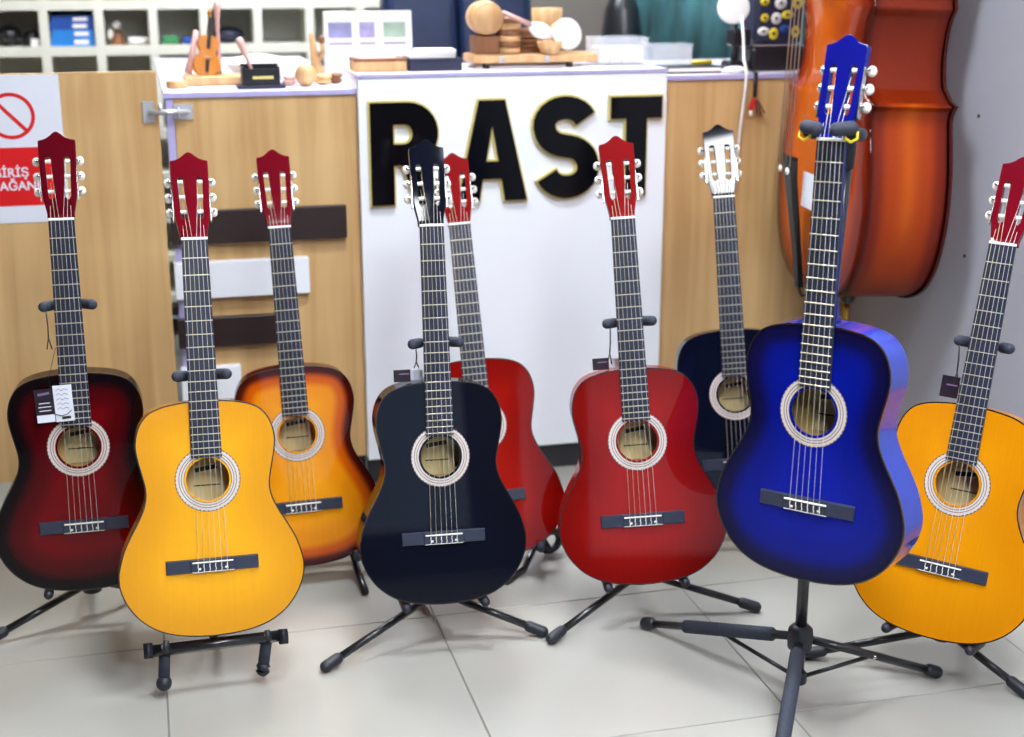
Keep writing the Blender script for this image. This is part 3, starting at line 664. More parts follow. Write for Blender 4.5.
# ------------------------------------------------------------------ double bass beside the wall
M['bass'] = burst_mat('bass_varnish_shade', [(0.0, (66, 14, 6)), (0.10, (112, 30, 8)), (0.32, (158, 56, 8)), (0.7, (196, 90, 12))], rough=0.3, grain=0.06)
M['bass_dark'] = mat('bass_black', (16, 15, 18), 0.3, coat=0.4)
M['brass'] = mat('brass', (190, 150, 70), 0.3, metal=1.0)
M['steel_string'] = mat('steel_string', (190, 180, 170), 0.35, metal=0.8)
def bass():
    Rm = rotm(-95, 2.0, 0); org = Vector((1.722, 3.444, 0.578))
    b = thing('double_bass', 'orange-brown varnished double bass standing against the grey wall', 'double bass', org, Rm.to_euler())
    half = [(0, 0), (.08, .003), (.16, .018), (.23, .055), (.275, .11), (.300, .18), (.310, .26), (.304, .35), (.285, .43), (.272, .48), (.278, .510), (.292, .524), (.262, .533), (.222, .560), (.206, .600), (.200, .640), (.204, .690), (.216, .730), (.232, .752), (.226, .768), (.228, .80), (.240, .86), (.242, .93), (.225, 1.00), (.180, 1.06), (.11, 1.095), (.05, 1.108), (.028, 1.125), (0, 1.128)]
    pts = [Vector(p) for p in half]; rp = []
    for i in range(len(pts) - 1):
        for q in range(4):
            if 10 <= i <= 12 or 17 <= i <= 19: rp.append(pts[i].lerp(pts[i + 1], q / 4)); continue
            p0, p1, p2, p3 = pts[max(i - 1, 0)], pts[i], pts[i + 1], pts[min(i + 2, len(pts) - 1)]; t = q / 4
            rp.append(0.5 * ((2 * p1) + (p2 - p0) * t + (2 * p0 - 5 * p1 + 4 * p2 - p3) * t * t + (3 * p1 - p0 - 3 * p2 + p3) * t ** 3))
    rp.append(pts[-1])
    loop = [(p.x, p.y) for p in rp] + [(-p.x, p.y) for p in rp[-2:0:-1]]; n = len(loop)
    def plate(y0, sgn, over=1.014, th=0.009, dome=0.028):
        bm = bmesh.new(); rings = []; vals = []; c = 0.5
        def axis_pt(x, z): return (0.0, min(max(z, 0.2), 0.95))
        for t in (0.04, 0.25, 0.5, 0.75, 0.92, 1.0):
            r = []
            for x, z in loop:
                ax, az = axis_pt(x, z); px, pz = ax + (x * over - ax) * t, az + (z - az) * t
                r.append(bm.verts.new((px, y0 + sgn * (dome * (1 - t * t) + th), pz))); vals.append(math.hypot(x - px, z - pz) * 0.5)
            rings.append(r)
        e = [bm.verts.new((x * over, y0, z)) for x, z in loop]; vals += [0.0] * n; rings.append(e)
        for a, b_ in zip(rings, rings[1:]):
            for j in range(n): bm.faces.new((a[j], a[(j + 1) % n], b_[(j + 1) % n], b_[j]))
        bm.faces.new(rings[0]); bmesh.ops.recalc_face_normals(bm, faces=bm.faces[:])
        me = bpy.data.meshes.new('plate'); bm.to_mesh(me); bm.free(); set_rim(me, vals)
        for p in me.polygons: p.use_smooth = True
        return me
    def ribs():
        bm = bmesh.new(); rings = []; vals = []
        for k in range(7):
            y = 0.002 + 0.196 * k / 6; r = []
            for x, z in loop:
                r.append(bm.verts.new((x * 0.985, y, z + (0.004 if z < 0.3 else -0.002)))); dz = min(z, abs(z - 0.525) + 0.02)
                vals.append(min(min(y, 0.2 - y) * 0.7, 0.017 if z > 0.53 else 0.014 + z * 0.22))  # ribs darken to edges, tail and C-bout: varnish tone mixed with painted shading
            rings.append(r)
        for a, b_ in zip(rings, rings[1:]):
            for j in range(n): bm.faces.new((a[j], a[(j + 1) % n], b_[(j + 1) % n], b_[j]))
        bmesh.ops.recalc_face_normals(bm, faces=bm.faces[:])
        me = bpy.data.meshes.new('ribs'); bm.to_mesh(me); bm.free(); set_rim(me, vals)
        for p in me.polygons: p.use_smooth = True
        return me
    part('top_plate', plate(0.0, -1), b, M['bass']); part('ribs', ribs(), b, M['bass']); part('back_plate', plate(0.2, 1, dome=0.012), b, M['bass'])
    # tailpiece and strings
    tp = bmesh.new(); rows = []
    for z, y, w in ((0.012, -0.042, 0.016), (0.06, -0.050, 0.020), (0.30, -0.096, 0.046), (0.355, -0.104, 0.056), (0.364, -0.103, 0.054)):
        rows.append([tp.verts.new((x, yy, z)) for x, yy in ((-w, y + 0.008), (-w * 0.6, y - 0.004), (0, y - 0.009), (w * 0.6, y - 0.004), (w, y + 0.008), (0, y + 0.012))])
    for a, c in zip(rows, rows[1:]):
        for j in range(6): tp.faces.new((a[j], a[(j + 1) % 6], c[(j + 1) % 6], c[j]))
    tp.faces.new(rows[0]); tp.faces.new(rows[-1][::-1])
    tpo = part('tailpiece', to_mesh(tp), b, M['bass_dark'])
    for x in (-0.03, 0.022): part('ball_end', ellipsoid(0.008, 0.005, 0.010, 10, 6), tpo, M['bone'], (x, -0.110, 0.325))
    part('tail_gut', tube([(0, -0.044, 0.014), (0, -0.03, -0.012), (0, 0.06, -0.016)], 0.004, 8), b, M['bass_dark'])
    for i, x in enumerate((-0.042, -0.014, 0.014, 0.042)):
        part('string', tube([(x, -0.112, 0.34), (x * 0.98, -0.112, 0.80), (x * 0.28, -0.050, 1.74)], 0.0017, 6), b, M['steel_string'])
    fbm = bmesh.new(); rows = []
    for z, y, w in ((0.80, -0.098, 0.042), (1.128, -0.070, 0.036), (1.72, -0.040, 0.022)):
        rows.append([fbm.verts.new(v) for v in ((-w, y + 0.022, z), (-w * 0.6, y + 0.008, z), (0, y + 0.002, z), (w * 0.6, y + 0.008, z), (w, y + 0.022, z))])
    for a, c in zip(rows, rows[1:]):
        for j in range(5): fbm.faces.new((a[j], a[(j + 1) % 5], c[(j + 1) % 5], c[j]))
    fbm.faces.new(rows[0]); fbm.faces.new(rows[-1][::-1]); part('fingerboard', to_mesh(fbm), b, M['bass_dark'])
    part('neck', tube([(0, 0.06, 1.10), (0, 0.02, 1.16), (0, -0.012, 1.3), (0, -0.006, 1.5), (0, 0.0, 1.72)], [0.036, 0.032, 0.026, 0.024, 0.022], 12), b, M['bass'])
    part('pegbox', tube([(0, 0.0, 1.71), (0, 0.02, 1.80), (0, 0.045, 1.90), (0, 0.04, 1.95)], [0.024, 0.028, 0.024, 0.02], 8), b, M['bass'])
    part('scroll', lathe([(0.012, -0.05), (0.022, -0.046), (0.030, -0.02), (0.036, -0.015), (0.036, 0.015), (0.030, 0.02), (0.022, 0.046), (0.012, 0.05)], 16, 'X'), b, M['bass'], (0, 0.02, 1.965))
    for s in (-1, 1):
        for z in (1.78, 1.85): part('machine_key', tube([(s * 0.026, 0.02, z), (s * 0.065, 0.03, z)], [0.005, 0.012], 8, flat=0.5), b, M['brass'])
    part('endpin_collar', lathe([(0.010, -0.030), (0.018, -0.026), (0.024, -0.010), (0.026, 0.004)], 14), b, M['bass_dark'], (0, 0.100, -0.004))
    rod = Rm.inverted() @ Vector((0, 0, -1))
    st = Vector((0, 0.100, -0.03)); L = (org + Rm @ st).z
    part('endpin_rod', tube([st, st + rod * 0.05, st + rod * 0.051, st + rod * (L - 0.022)], [0.0085, 0.0085, 0.006, 0.006], 10), b, M['brass'])
    part('rubber_tip', lathe([(0.008, 0.02), (0.013, 0.018), (0.015, 0.001), (0.012, -0.001)], 12), b, M['rubber'], st + rod * (L - 0.0015), Rm.inverted().to_euler())
    t = tag(link('price_tag', box(0.080, 0.0012, 0.09, 0.0005), None, M['sign_white'], org + Rm @ Vector((0.088, -0.074, 0.285)), Rm.to_euler()), 'narrow white tag hanging beside the black bass tailpiece', 'tag')
bass()

# ------------------------------------------------------------------ hang tags on guitars
M['tag_purple'] = mat('tag_purple', (28, 14, 28), 0.4, var=0.1); M['tag_print'] = mat('tag_print', (120, 100, 140), 0.5)
def tag_front():
    gm = GM['G1']; t = thing('hang_tag', 'dark purple and white card tag hanging before the leftmost guitar', 'tag', gm @ Vector((-0.042, -0.016, 0.415)), (gm.to_3x3() @ rotm(0, 0, -2.5)).to_euler())
    part('dark_card', box(0.038, 0.001, 0.072), t, M['tag_purple'], (-0.019, 0, 0.0)); part('white_card', box(0.038, 0.001, 0.078), t, M['sign_white'], (0.0195, 0, 0.002))
    part('white_patch', box(0.036, 0.0006, 0.016), t, M['sign_white'], (-0.019, -0.001, -0.027))
    for k, (w, z) in enumerate(((0.022, 0.006), (0.026, -0.002), (0.024, -0.010))): part('print_line', box(w, 0.0004, 0.0018), t, M['sign_white'], (-0.019, -0.0008, z))
    part('logo_print', box(0.024, 0.0004, 0.005), t, M['tag_print'], (-0.019, -0.0008, 0.026), (0, R_(-6), 0))
    for k, z in enumerate((0.03, 0.02, 0.010, 0.0, -0.010)): part('handwriting', tube([(0.006, -0.001, z), (0.012, -0.001, z + 0.004), (0.017, -0.001, z - 0.001), (0.023, -0.001, z + 0.003), (0.030, -0.001, z)], 0.0006, 4), t, M['tag_print'])
    part('barcode', box(0.018, 0.0004, 0.006), t, M['ink'], (0.022, -0.0008, -0.029))
    part('cord', tube([(-0.002, -0.001, -0.018), (0.012, -0.002, -0.024), (0.024, -0.002, -0.022), (0.034, -0.001, -0.014)], 0.0009, 5), t, M['tag_purple'])
    part('hanging_cord', tube([(-0.004, 0, 0.036), (-0.004, 0.004, 0.06), (0.016, 0.012, 0.12)], 0.0007, 5), t, M['tag_purple'])
tag_front()
for key, lab, x, z in (('G4', 'small black folded tag standing behind the neck of the front black guitar', -0.070, 0.489), ('G6', 'small black folded tag standing behind the neck of the cherry red guitar', -0.066, 0.489), ('G9', 'small black folded tag beside the neck of the honey yellow guitar', -0.058, 0.506)):
    gm = GM[key]; t = thing('hang_tag', lab, 'tag', gm @ Vector((x, 0.040, z)), gm.to_3x3().to_euler(), 'black folded tags at the necks')
    hh_ = 0.044 if key == 'G9' else 0.026
    part('dark_card', box(0.036, 0.0012, hh_), t, M['tag_purple'], (0, 0, 0.0)); part('print_line', box(0.022, 0.0005, 0.003), t, M['tag_print'], (0.004, -0.001, 0.004))
    part('back_card', box(0.030, 0.001, hh_ * 0.8), t, M['sign_white'], (0.012 if key == 'G9' else 0.030, 0.006, 0.0))

# ------------------------------------------------------------------ things on and behind the counter
M['cream'] = mat('cream_shelf_paint', (214, 212, 198), 0.5, var=0.02); M['shelf_in'] = mat('shelf_back', (206, 206, 200), 0.7)
M['tan'] = grain_mat('light_wood', (176, 132, 84), (214, 174, 124), 0.5, stretch=(30, 30, 4)); M['brown'] = grain_mat('brown_wood', (96, 58, 34), (140, 92, 56), 0.5, stretch=(30, 30, 4))
M['paper'] = mat('paper', (236, 230, 226), 0.6, var=0.02); M['pinkpaper'] = mat('pink_paper', (232, 196, 190), 0.6); M['cloth'] = mat('white_cloth', (232, 230, 226), 0.8, var=0.05)
M['navy'] = mat('navy_card', (26, 30, 56), 0.5); M['blackp'] = mat('black_plastic', (22, 22, 26), 0.35); M['leather'] = mat('blue_leather', (22, 36, 66), 0.32, var=0.2, scale=14, bump=0.3, bscale=60)
M['bluebox'] = mat('blue_carton', (30, 120, 196), 0.45); M['bluebox2'] = mat('deep_blue_carton', (20, 70, 150), 0.45); M['green'] = mat('green_packet', (44, 120, 72), 0.45); M['violin'] = grain_mat('violin_varnish', (176, 96, 20), (222, 146, 40), 0.25, coat=0.8)
M['yellow'] = mat('yellow_enamel', (232, 206, 30), 0.4); M['red'] = mat('red_plastic', (196, 40, 34), 0.4); M['teal'] = mat('teal_fabric', (78, 132, 140), 0.8, var=0.45, scale=2.6, stretch=(1, 4, 2)); M['pink'] = mat('pink_wood', (206, 160, 150), 0.5)
M['clear'] = mat('clear_plastic', (240, 244, 250), 0.12, var=0.02, alpha=0.25)
M['pic1'] = mat('lake_print', (130, 130, 170), 0.5, var=0.4, scale=14); M['pic2'] = mat('figure_print', (150, 140, 180), 0.5, var=0.3, scale=40); M['pic3'] = mat('field_print', (150, 170, 150), 0.5, var=0.35, scale=16)
ZL, ZM, ZR = 1.1085, 1.1475, 1.1255
def one(name, me, m, loc, label, cat, rot=None, group=None): return tag(link(name, me, None, m, loc, rot), label, cat, group)
# pigeonhole shelf
sh = thing('pigeonhole_shelf', 'cream pigeonhole shelf unit standing behind the counter', 'shelf', (0.1, 5.6, 0))
ZS = (0.16, 0.32, 0.475, 0.635, 0.795, 0.948, 1.108, 1.272, 1.435)
ub(sh, 'back_board', M['shelf_in'], -1.10, 1.245, 5.885, 5.9, 0.06, 1.452, 0.0)
for z in ZS: ub(sh, 'shelf_board', M['cream'], -1.10, 1.245, 5.6, 5.884, z - 0.017, z + 0.017, 0.001)
for x in (-1.082, -0.897, -0.705, -0.513, -0.321, -0.127, 0.066, 0.252, 0.449, 0.645, 0.84, 1.035, 1.227):
    for z0, z1 in zip(ZS[4:], ZS[5:]): ub(sh, 'divider', M['cream'], x - 0.0165, x + 0.0165, 5.6, 5.884, z0 + 0.0172, z1 - 0.0172, 0.001)
for x in (-1.082, 1.227): ub(sh, 'side_board', M['cream'], x - 0.0165, x + 0.0165, 5.6, 5.884, 0.0, 0.777, 0.001)
def sb(*a, **k): return one(*a, **k)
for k, (m, w, hh, dx) in enumerate((('bluebox', 0.155, 0.030, 0), ('bluebox', 0.15, 0.028, 0.002), ('bluebox2', 0.152, 0.026, -0.002), ('bluebox2', 0.145, 0.024, 0.001))):
    z = 1.1255 + sum((0.030, 0.028, 0.026, 0.024)[:k]) + k * 0.0005
    bbx = thing('carton', ('pale blue flat carton at the bottom of the shelf stack', 'pale blue flat carton, second from the bottom of the shelf stack', 'deep blue flat carton, second from the top of the shelf stack', 'deep blue flat carton on top of the shelf stack')[k], 'box', (-0.224 + dx, 5.72, z), group='blue cartons on the shelf')
    part('body', box(w, 0.2, hh, 0.001), bbx, M[m], (0, 0, hh / 2)); part('label', box(0.05, 0.0006, hh * 0.5), bbx, M['paper'], (0.03, -0.1004, hh / 2))
for x, z, rx, rz in ((-0.45, 1.165, 0.045, 0.038), (-0.372, 1.16, 0.033, 0.030), (-0.60, 1.165, 0.06, 0.033)):
    pp = thing('soft_pouch', {-0.45: 'black soft pouch, left of two in the pigeonhole beside the blue cartons', -0.372: 'black soft pouch, right of two in the pigeonhole beside the blue cartons', -0.60: 'black soft pouch in the pigeonhole beyond the picture edge'}[x], 'pouch', (x, 5.70, 1.1255), group='black pouches on the shelf')
    part('body', ellipsoid(rx, 0.06, rz), pp, M['blackp'], (0, 0, rz)); part('drawstring', tube([(rx * 0.6, -0.02, rz * 1.4), (rx * 0.8, -0.05, rz), (rx * 0.9, -0.055, 0.004)], 0.004, 6), pp, M['blackp'])
one('small_card', box(0.03, 0.004, 0.028, 0.0005), M['paper'], (-0.357, 5.62, 1.140), 'small white card leaning at the front of the pouch pigeonhole', 'card', (R_(-6), 0, 0))
fg = thing('figurine', 'small white and brown figurine in the pigeonhole beside the blue cartons', 'figurine', (-0.066, 5.68, 1.1255))
part('body', lathe([(0.026, 0.0), (0.028, 0.01), (0.018, 0.04), (0.012, 0.058)], 14), fg, M['brown']); part('head', ellipsoid(0.017, 0.017, 0.017), fg, M['cloth'], (0, 0, 0.071)); part('arm', ellipsoid(0.012, 0.012, 0.02), fg, M['cloth'], (-0.024, -0.01, 0.04))
one('paper_roll', tube([(0, 0, 0), (0.07, 0.02, 0)], 0.014, 12), M['paper'], (-0.025, 5.65, 1.140), 'white paper roll lying beside the small figurine', 'paper roll')
one('packet', box(0.06, 0.06, 0.03, 0.006), M['green'], (0.125, 5.67, 1.141), 'green packet in a cream pigeonhole', 'packet'); one('packet', box(0.05, 0.05, 0.026, 0.006), M['bluebox2'], (0.195, 5.67, 1.139), 'blue packet beside the green packet in a pigeonhole', 'packet')
one('folded_cloth', box(0.09, 0.12, 0.03, 0.008), M['yellow'], (0.36, 5.7, 0.981), 'mustard yellow folded cloth on a lower pigeonhole', 'cloth'); M['yellow2'] = M['yellow']
one('cymbal_bag', ellipsoid(0.06, 0.05, 0.03), M['navy'], (0.345, 5.70, 1.156), 'navy soft bag lying in a pigeonhole', 'bag')
# left counter
one('cutting_board', box(0.19, 0.14, 0.022, 0.002), M['tan'], (0.215, 4.09, ZL + 0.011), 'low pale wooden board lying on the counter beside the gate', 'board')
one('wooden_disc', lathe([(0.026, 0), (0.028, 0.003), (0.028, 0.015), (0.026, 0.018)], 20), M['tan'], (0.098, 3.98, ZL), 'small thick wooden disc lying at the counter corner', 'disc')
def violin():
    v = thing('toy_violin', 'small orange model violin standing on the counter', 'violin', (0.180, 4.10, ZL + 0.0225), (R_(-8), R_(9), R_(10)))
    v.scale = (1.5, 1.5, 1.5)
    half = [(0, 0), (.014, .001), (.022, .010), (.023, .022), (.018, .032), (.0135, .038), (.0145, .046), (.018, .052), (.0175, .062), (.010, .069), (0, .070)]
    P = [(p.x, p.y) for p in catmull(half, 3)]; P = P + [(-x, z) for x, z in P[-2:0:-1]]
    part('body', flat_solid([P], 0.013, bevel=0.0015), v, M['violin'], (0, 0.0065, 0)); part('fingerboard', box(0.006, 0.003, 0.055), v, M['blackp'], (0, -0.0085, 0.075))
    part('neck', tube([(0, 0, 0.068), (0, -0.003, 0.102), (0, 0.002, 0.112)], [0.0035, 0.003, 0.0045], 8), v, M['violin']); part('scroll', ellipsoid(0.004, 0.006, 0.005), v, M['violin'], (0, 0.001, 0.114)); part('tailpiece', box(0.006, 0.002, 0.022), v, M['blackp'], (0, -0.0085, 0.016)); part('bridge', box(0.014, 0.002, 0.004), v, M['tan'], (0, -0.009, 0.032))
violin()
one('wooden_flute', tube([(0, 0, 0), (0, 0, 0.02), (0.001, 0, 0.145), (0.002, 0, 0.16), (0.003, 0, 0.185), (0.003, 0, 0.195)], [0.007, 0.006, 0.0055, 0.009, 0.010, 0.006], 10), M['pink'], (0.219, 4.12, ZL + 0.0226), 'upright pinkish wooden flute beside the model violin', 'flute')
one('carved_stick', tube([(0, 0, 0), (0.012, 0.0, 0.04), (0.03, 0.01, 0.115)], [0.012, 0.009, 0.008], 10), M['pink'], (0.133, 4.12, ZL + 0.026), 'leaning pinkish stick, left of the model violin', 'stick')
sc_ = thing('ceramic_dish', 'white rounded ceramic dish behind the black holder', 'dish', (0.335, 4.24, ZL))
sc_.scale = (1.2, 1.2, 1.15)
part('bowl', lathe([(0.03, 0), (0.06, 0.012), (0.075, 0.035), (0.06, 0.05), (0.02, 0.058)], 24), sc_, M['cloth']); part('rim', lathe([(0.074, 0.033), (0.079, 0.036), (0.074, 0.04)], 24), sc_, M['cloth'])
hd_ = thing('pen_holder', 'black open desk holder on a dark plate near the counter edge', 'holder', (0.315, 3.93, ZL))
part('plate', box(0.125, 0.085, 0.008, 0.001), hd_, M['navy'], (0, 0, 0.004)); part('box_front', box(0.10, 0.006, 0.042, 0.001), hd_, M['blackp'], (0, -0.028, 0.030)); part('box_back', box(0.10, 0.006, 0.052, 0.001), hd_, M['blackp'], (0, 0.028, 0.035))
for s_ in (-1, 1): part('box_side', box(0.006, 0.049, 0.046, 0.001), hd_, M['blackp'], (s_ * 0.047, 0, 0.032))
part('trim', box(0.055, 0.003, 0.008, 0.001), hd_, M['gold'], (0.005, -0.0325, 0.028))
one('drumstick', tube([(0, 0, 0), (-0.02, 0.02, 0.06), (-0.034, 0.03, 0.10), (-0.040, 0.035, 0.115)], [0.004, 0.005, 0.011, 0.009], 10), M['pink'], (0.305, 3.93, ZL + 0.012), 'stick with pinkish wooden grip leaning in the black holder', 'stick')
one('wooden_ball', ellipsoid(0.029, 0.029, 0.030, 20, 12), M['tan'], (0.438, 3.95, ZL + 0.029), 'round light brown wooden ball on the counter', 'ball')
for k, (x, y, r, m, lb) in enumerate(((0.395, 3.97, 0.020, 'pink', 'pink shell-like shaker beside the wooden ball'), (0.488, 3.98, 0.024, 'tan', 'tan castanet lying right of the wooden ball'), (0.525, 4.00, 0.018, 'brown', 'brown castanet lying before the white calendar'))):
    cs = thing('castanet', lb, 'castanet', (x, y, ZL)); part('shell', ellipsoid(r, r, 0.009, 14, 8), cs, M[m], (0, 0, 0.009)); part('shell', ellipsoid(r * 0.95, r * 0.95, 0.008, 14, 8), cs, M[m], (0.003, 0.002, 0.022), (R_(8), 0, 0))
cf = thing('carved_figure', 'carved wooden figure standing left of the white calendar', 'figure', (0.487, 4.10, ZL))
part('body', tube([(0, 0, 0), (0, 0, 0.03), (-0.006, 0, 0.07), (-0.012, 0, 0.13)], [0.024, 0.020, 0.010, 0.007], 10), cf, M['tan']); part('arm', tube([(0.0, 0, 0.045), (0.018, 0, 0.08), (0.014, 0, 0.115)], [0.007, 0.006, 0.005], 8), cf, M['tan']); part('head', ellipsoid(0.009, 0.009, 0.012), cf, M['brown'], (0.016, 0, 0.112))
cl = thing('desk_calendar', 'white desk calendar card with three small pictures', 'calendar', (0.655, 4.235, ZL))
part('card', box(0.255, 0.003, 0.185, 0.0008), cl, M['paper'], (0, -0.012, 0.093), (R_(-7), 0, 0)); part('back_card', box(0.255, 0.003, 0.185, 0.0008), cl, M['paper'], (0, 0.03, 0.092), (R_(9), 0, 0))
for k, (x, w, m) in enumerate(((-0.083, 0.068, 'pic1'), (-0.004, 0.045, 'pic2'), (0.076, 0.066, 'pic3'))):
    part('picture', box(w, 0.001, 0.044), cl, M[m], (x, -0.0115, 0.132), (R_(-7), 0, 0)); part('print_line', box(w, 0.001, 0.004), cl, M['tag_print'], (x, -0.0162, 0.094), (R_(-7), 0, 0))
# raised counter
wb = thing('wooden_box', 'low wooden box with a pink paper on the raised counter corner', 'box', (0.632, 3.93, ZM))
part('body', box(0.142, 0.10, 0.026, 0.001), wb, M['tan'], (0, 0, 0.013)); part('lid', box(0.142, 0.10, 0.008, 0.001), wb, M['brown'], (0, 0, 0.0302))
one('note_paper', box(0.10, 0.07, 0.002), M['pinkpaper'], (0.625, 3.93, ZM + 0.0353), 'pink note paper lying on the low wooden box', 'paper', (0, 0, R_(5)))
nb_ = thing('document_box', 'navy flat box beside the low wooden box', 'box', (0.782, 3.93, ZM)); part('body', box(0.145, 0.11, 0.026, 0.001), nb_, M['navy'], (0, 0, 0.013)); part('lid', box(0.147, 0.112, 0.006, 0.001), nb_, M['navy'], (0, 0, 0.0292))
for k in range(3): one('envelope', box(0.128 - 0.01 * k, 0.09, 0.007, 0.001), M['paper' if k % 2 == 0 else 'cloth'], (0.775 + 0.008 * k, 3.935, ZM + 0.036 + 0.0074 * k), ('bottom white envelope on the navy flat box', 'middle white envelope on the navy flat box', 'top white envelope on the navy flat box')[k], 'envelope', (0, 0, R_(3 - 4 * k)), 'envelopes on the navy box')
tr = thing('wooden_tray', 'long low wooden tray on short feet on the raised counter', 'tray', (1.075, 3.98, ZM))
part('board', box(0.36, 0.13, 0.022, 0.003), tr, M['tan'], (0, 0, 0.024)); 
for x in (-0.14, 0.10):
    for y in (-0.05, 0.05): part('foot', lathe([(0.009, 0), (0.010, 0.003), (0.009, 0.0128)], 10), tr, M['blackp'], (x, y, 0))
for x in (-0.10, 0.03): part('metal_clip', box(0.012, 0.003, 0.018, 0.001), tr, M['chrome'], (x, -0.067, 0.024))
part('under_plate', box(0.30, 0.10, 0.004, 0.001), tr, M['paper'], (-0.02, 0, 0.0025 + 0.002)).location.z = 0.0026
zt = ZM + 0.0355
bl = thing('wooden_barrel', 'short round wooden barrel lying on a block on the tray', 'barrel', (0.945, 3.99, zt))
part('stand_block', box(0.07, 0.07, 0.050, 0.002), bl, M['brown'], (0.0, 0.0, 0.0255)); part('body', lathe([(0.040, -0.05), (0.044, -0.045), (0.048, 0.0), (0.044, 0.045), (0.040, 0.05)], 24, 'Y'), bl, M['tan'], (0, 0, 0.098)); part('head', lathe([(0.036, -0.002), (0.036, 0.002)], 24, 'Y'), bl, M['tan'], (0, -0.051, 0.098))
for k in range(6):
    one('wooden_coaster', lathe([(0.034, 0), (0.036, 0.003), (0.036, 0.013), (0.034, 0.016)], 18), M['brown' if k % 2 else 'tan'], (1.012, 3.985, zt + 0.0002 + 0.0165 * k), 'round wooden coaster, %s of the six stacked on the tray' % ('lowest', 'second from the bottom', 'third from the bottom', 'fourth from the bottom', 'second from the top', 'topmost')[k], 'coaster', None, 'stacked wooden coasters')
for k in range(5): one('wooden_bar', box(0.09, 0.05, 0.012, 0.002), M['brown'], (1.095, 4.01, zt + 0.0065 + 0.0135 * k), 'small brown wooden bar, %s of the five stacked right of the coasters' % ('lowest', 'second from the bottom', 'middle one', 'second from the top', 'topmost')[k], 'wooden bar', (0, 0, R_(4 * (k % 2))), 'stacked wooden bars')
spn = thing('wooden_spoon', 'pale wooden spoon leaning across the stacked coasters', 'spoon', (1.03, 3.92, zt + 0.06), (0, 0, 0))
part('handle', tube([(-0.05, 0, 0.055), (0.03, -0.005, 0.02)], [0.006, 0.007], 8), spn, M['pink']); part('bowl', ellipsoid(0.038, 0.012, 0.022, 16, 10), spn, M['cloth'], (0.058, -0.005, 0.004), (0, R_(22), 0))
one('wooden_bowl', lathe([(0.012, 0.0), (0.024, 0.004), (0.034, 0.022), (0.036, 0.034), (0.031, 0.033), (0.02, 0.012)], 20), M['tan'], (1.118, 3.93, zt + 0.0002), 'small wooden bowl under the pale spoon on the tray', 'bowl')
dm = thing('hand_drum', 'small round hand drum with white head tilted on the tray', 'drum', (1.185, 3.95, zt), (R_(-12), R_(-8), R_(14)))
part('shell', lathe([(0.036, 0.0), (0.042, 0.004), (0.042, 0.03), (0.036, 0.034)], 28, 'Y'), dm, M['tan'], (0, 0, 0.053)); part('drum_head', lathe([(0.041, -0.002), (0.045, 0.0), (0.045, 0.006), (0.041, 0.008)], 28, 'Y'), dm, M['cloth'], (0, -0.006, 0.053))
gb = thing('wooden_goblet', 'tan wooden goblet standing behind the white hand drum', 'goblet', (1.19, 4.215, ZL))
gb.scale = (1, 1, 1.45); part('bowl', lathe([(0.010, 0.05), (0.03, 0.06), (0.044, 0.09), (0.046, 0.13), (0.042, 0.13), (0.03, 0.08)], 20), gb, M['tan']); part('stem', lathe([(0.03, 0), (0.028, 0.006), (0.009, 0.02), (0.009, 0.05), (0.012, 0.055)], 16), gb, M['brown'])
for k, (x, w, hh, lb) in enumerate(((1.338, 0.15, 0.066, 'large clear plastic box on the raised counter'), (1.480, 0.11, 0.05, 'small clear plastic box standing on the black notebook'))):
    pb = thing('plastic_box', lb, 'box', (x, 4.0 - 0.055 * k, ZM - 0.002 * k)); part('bottom', box(w, 0.12 - 0.05 * k, 0.003), pb, M['clear'], (0, 0, 0.002))
    for s_ in (-1, 1): part('side', box(0.002, 0.12 - 0.05 * k, hh), pb, M['clear'], (s_ * (w / 2 - 0.001), 0, hh / 2 + 0.004)); part('side', box(w - 0.005, 0.002, hh), pb, M['clear'], (0, s_ * (0.059 - 0.025 * k), hh / 2 + 0.004))
    part('lid', box(w + 0.006, 0.126 - 0.05 * k, 0.006, 0.002), pb, M['clear'], (0, 0, hh + 0.0075))
for k in range(4): one('paper_packet', box(0.03, 0.08, 0.045, 0.003), M['paper'], (1.288 + 0.034 * k, 4.0, ZM + 0.0265), '%s of the four white packets inside the large clear plastic box' % ('leftmost', 'second from left', 'third from left', 'rightmost')[k], 'packet', None, 'packets in the plastic box')
one('leaflet', box(0.09, 0.05, 0.003), M['paper'], (1.235, 3.86, ZM + 0.002), 'white leaflet lying before the wooden tray', 'leaflet', (0, 0, R_(-20)))
# right counter
bkp = thing('notebook', 'black flat notebook lying beside the raised counter', 'notebook', (1.530, 3.93, ZR)); part('cover', box(0.17, 0.10, 0.004, 0.001), bkp, M['blackp'], (0, 0, 0.0025)); part('pages', box(0.166, 0.096, 0.010), bkp, M['paper'], (0, 0, 0.0098)); part('cover', box(0.17, 0.10, 0.004, 0.001), bkp, M['blackp'], (0, 0, 0.0172))
one('yellow_pencil', tube([(-0.035, 0, 0), (0.035, 0.01, 0)], 0.006, 6), M['yellow'], (1.578, 3.945, ZR + 0.026), 'short yellow pencil lying on the black notebook', 'pencil')
one('tissue', ellipsoid(0.035, 0.02, 0.010), M['cloth'], (1.645, 3.86, ZR + 0.010), 'crumpled white tissue near the hanging white cable', 'tissue')
tin = thing('flower_tin', 'black tin printed with yellow and white flowers', 'tin', (1.803, 3.965, ZR))
part('lower_body', box(0.17, 0.11, 0.07, 0.012, 2), tin, M['blackp'], (0, 0, 0.0355)); part('seam', box(0.165, 0.112, 0.003), tin, M['chrome'], (0, 0, 0.0725)); part('upper_body', box(0.15, 0.10, 0.19, 0.014, 2), tin, M['navy'], (0, 0, 0.17))
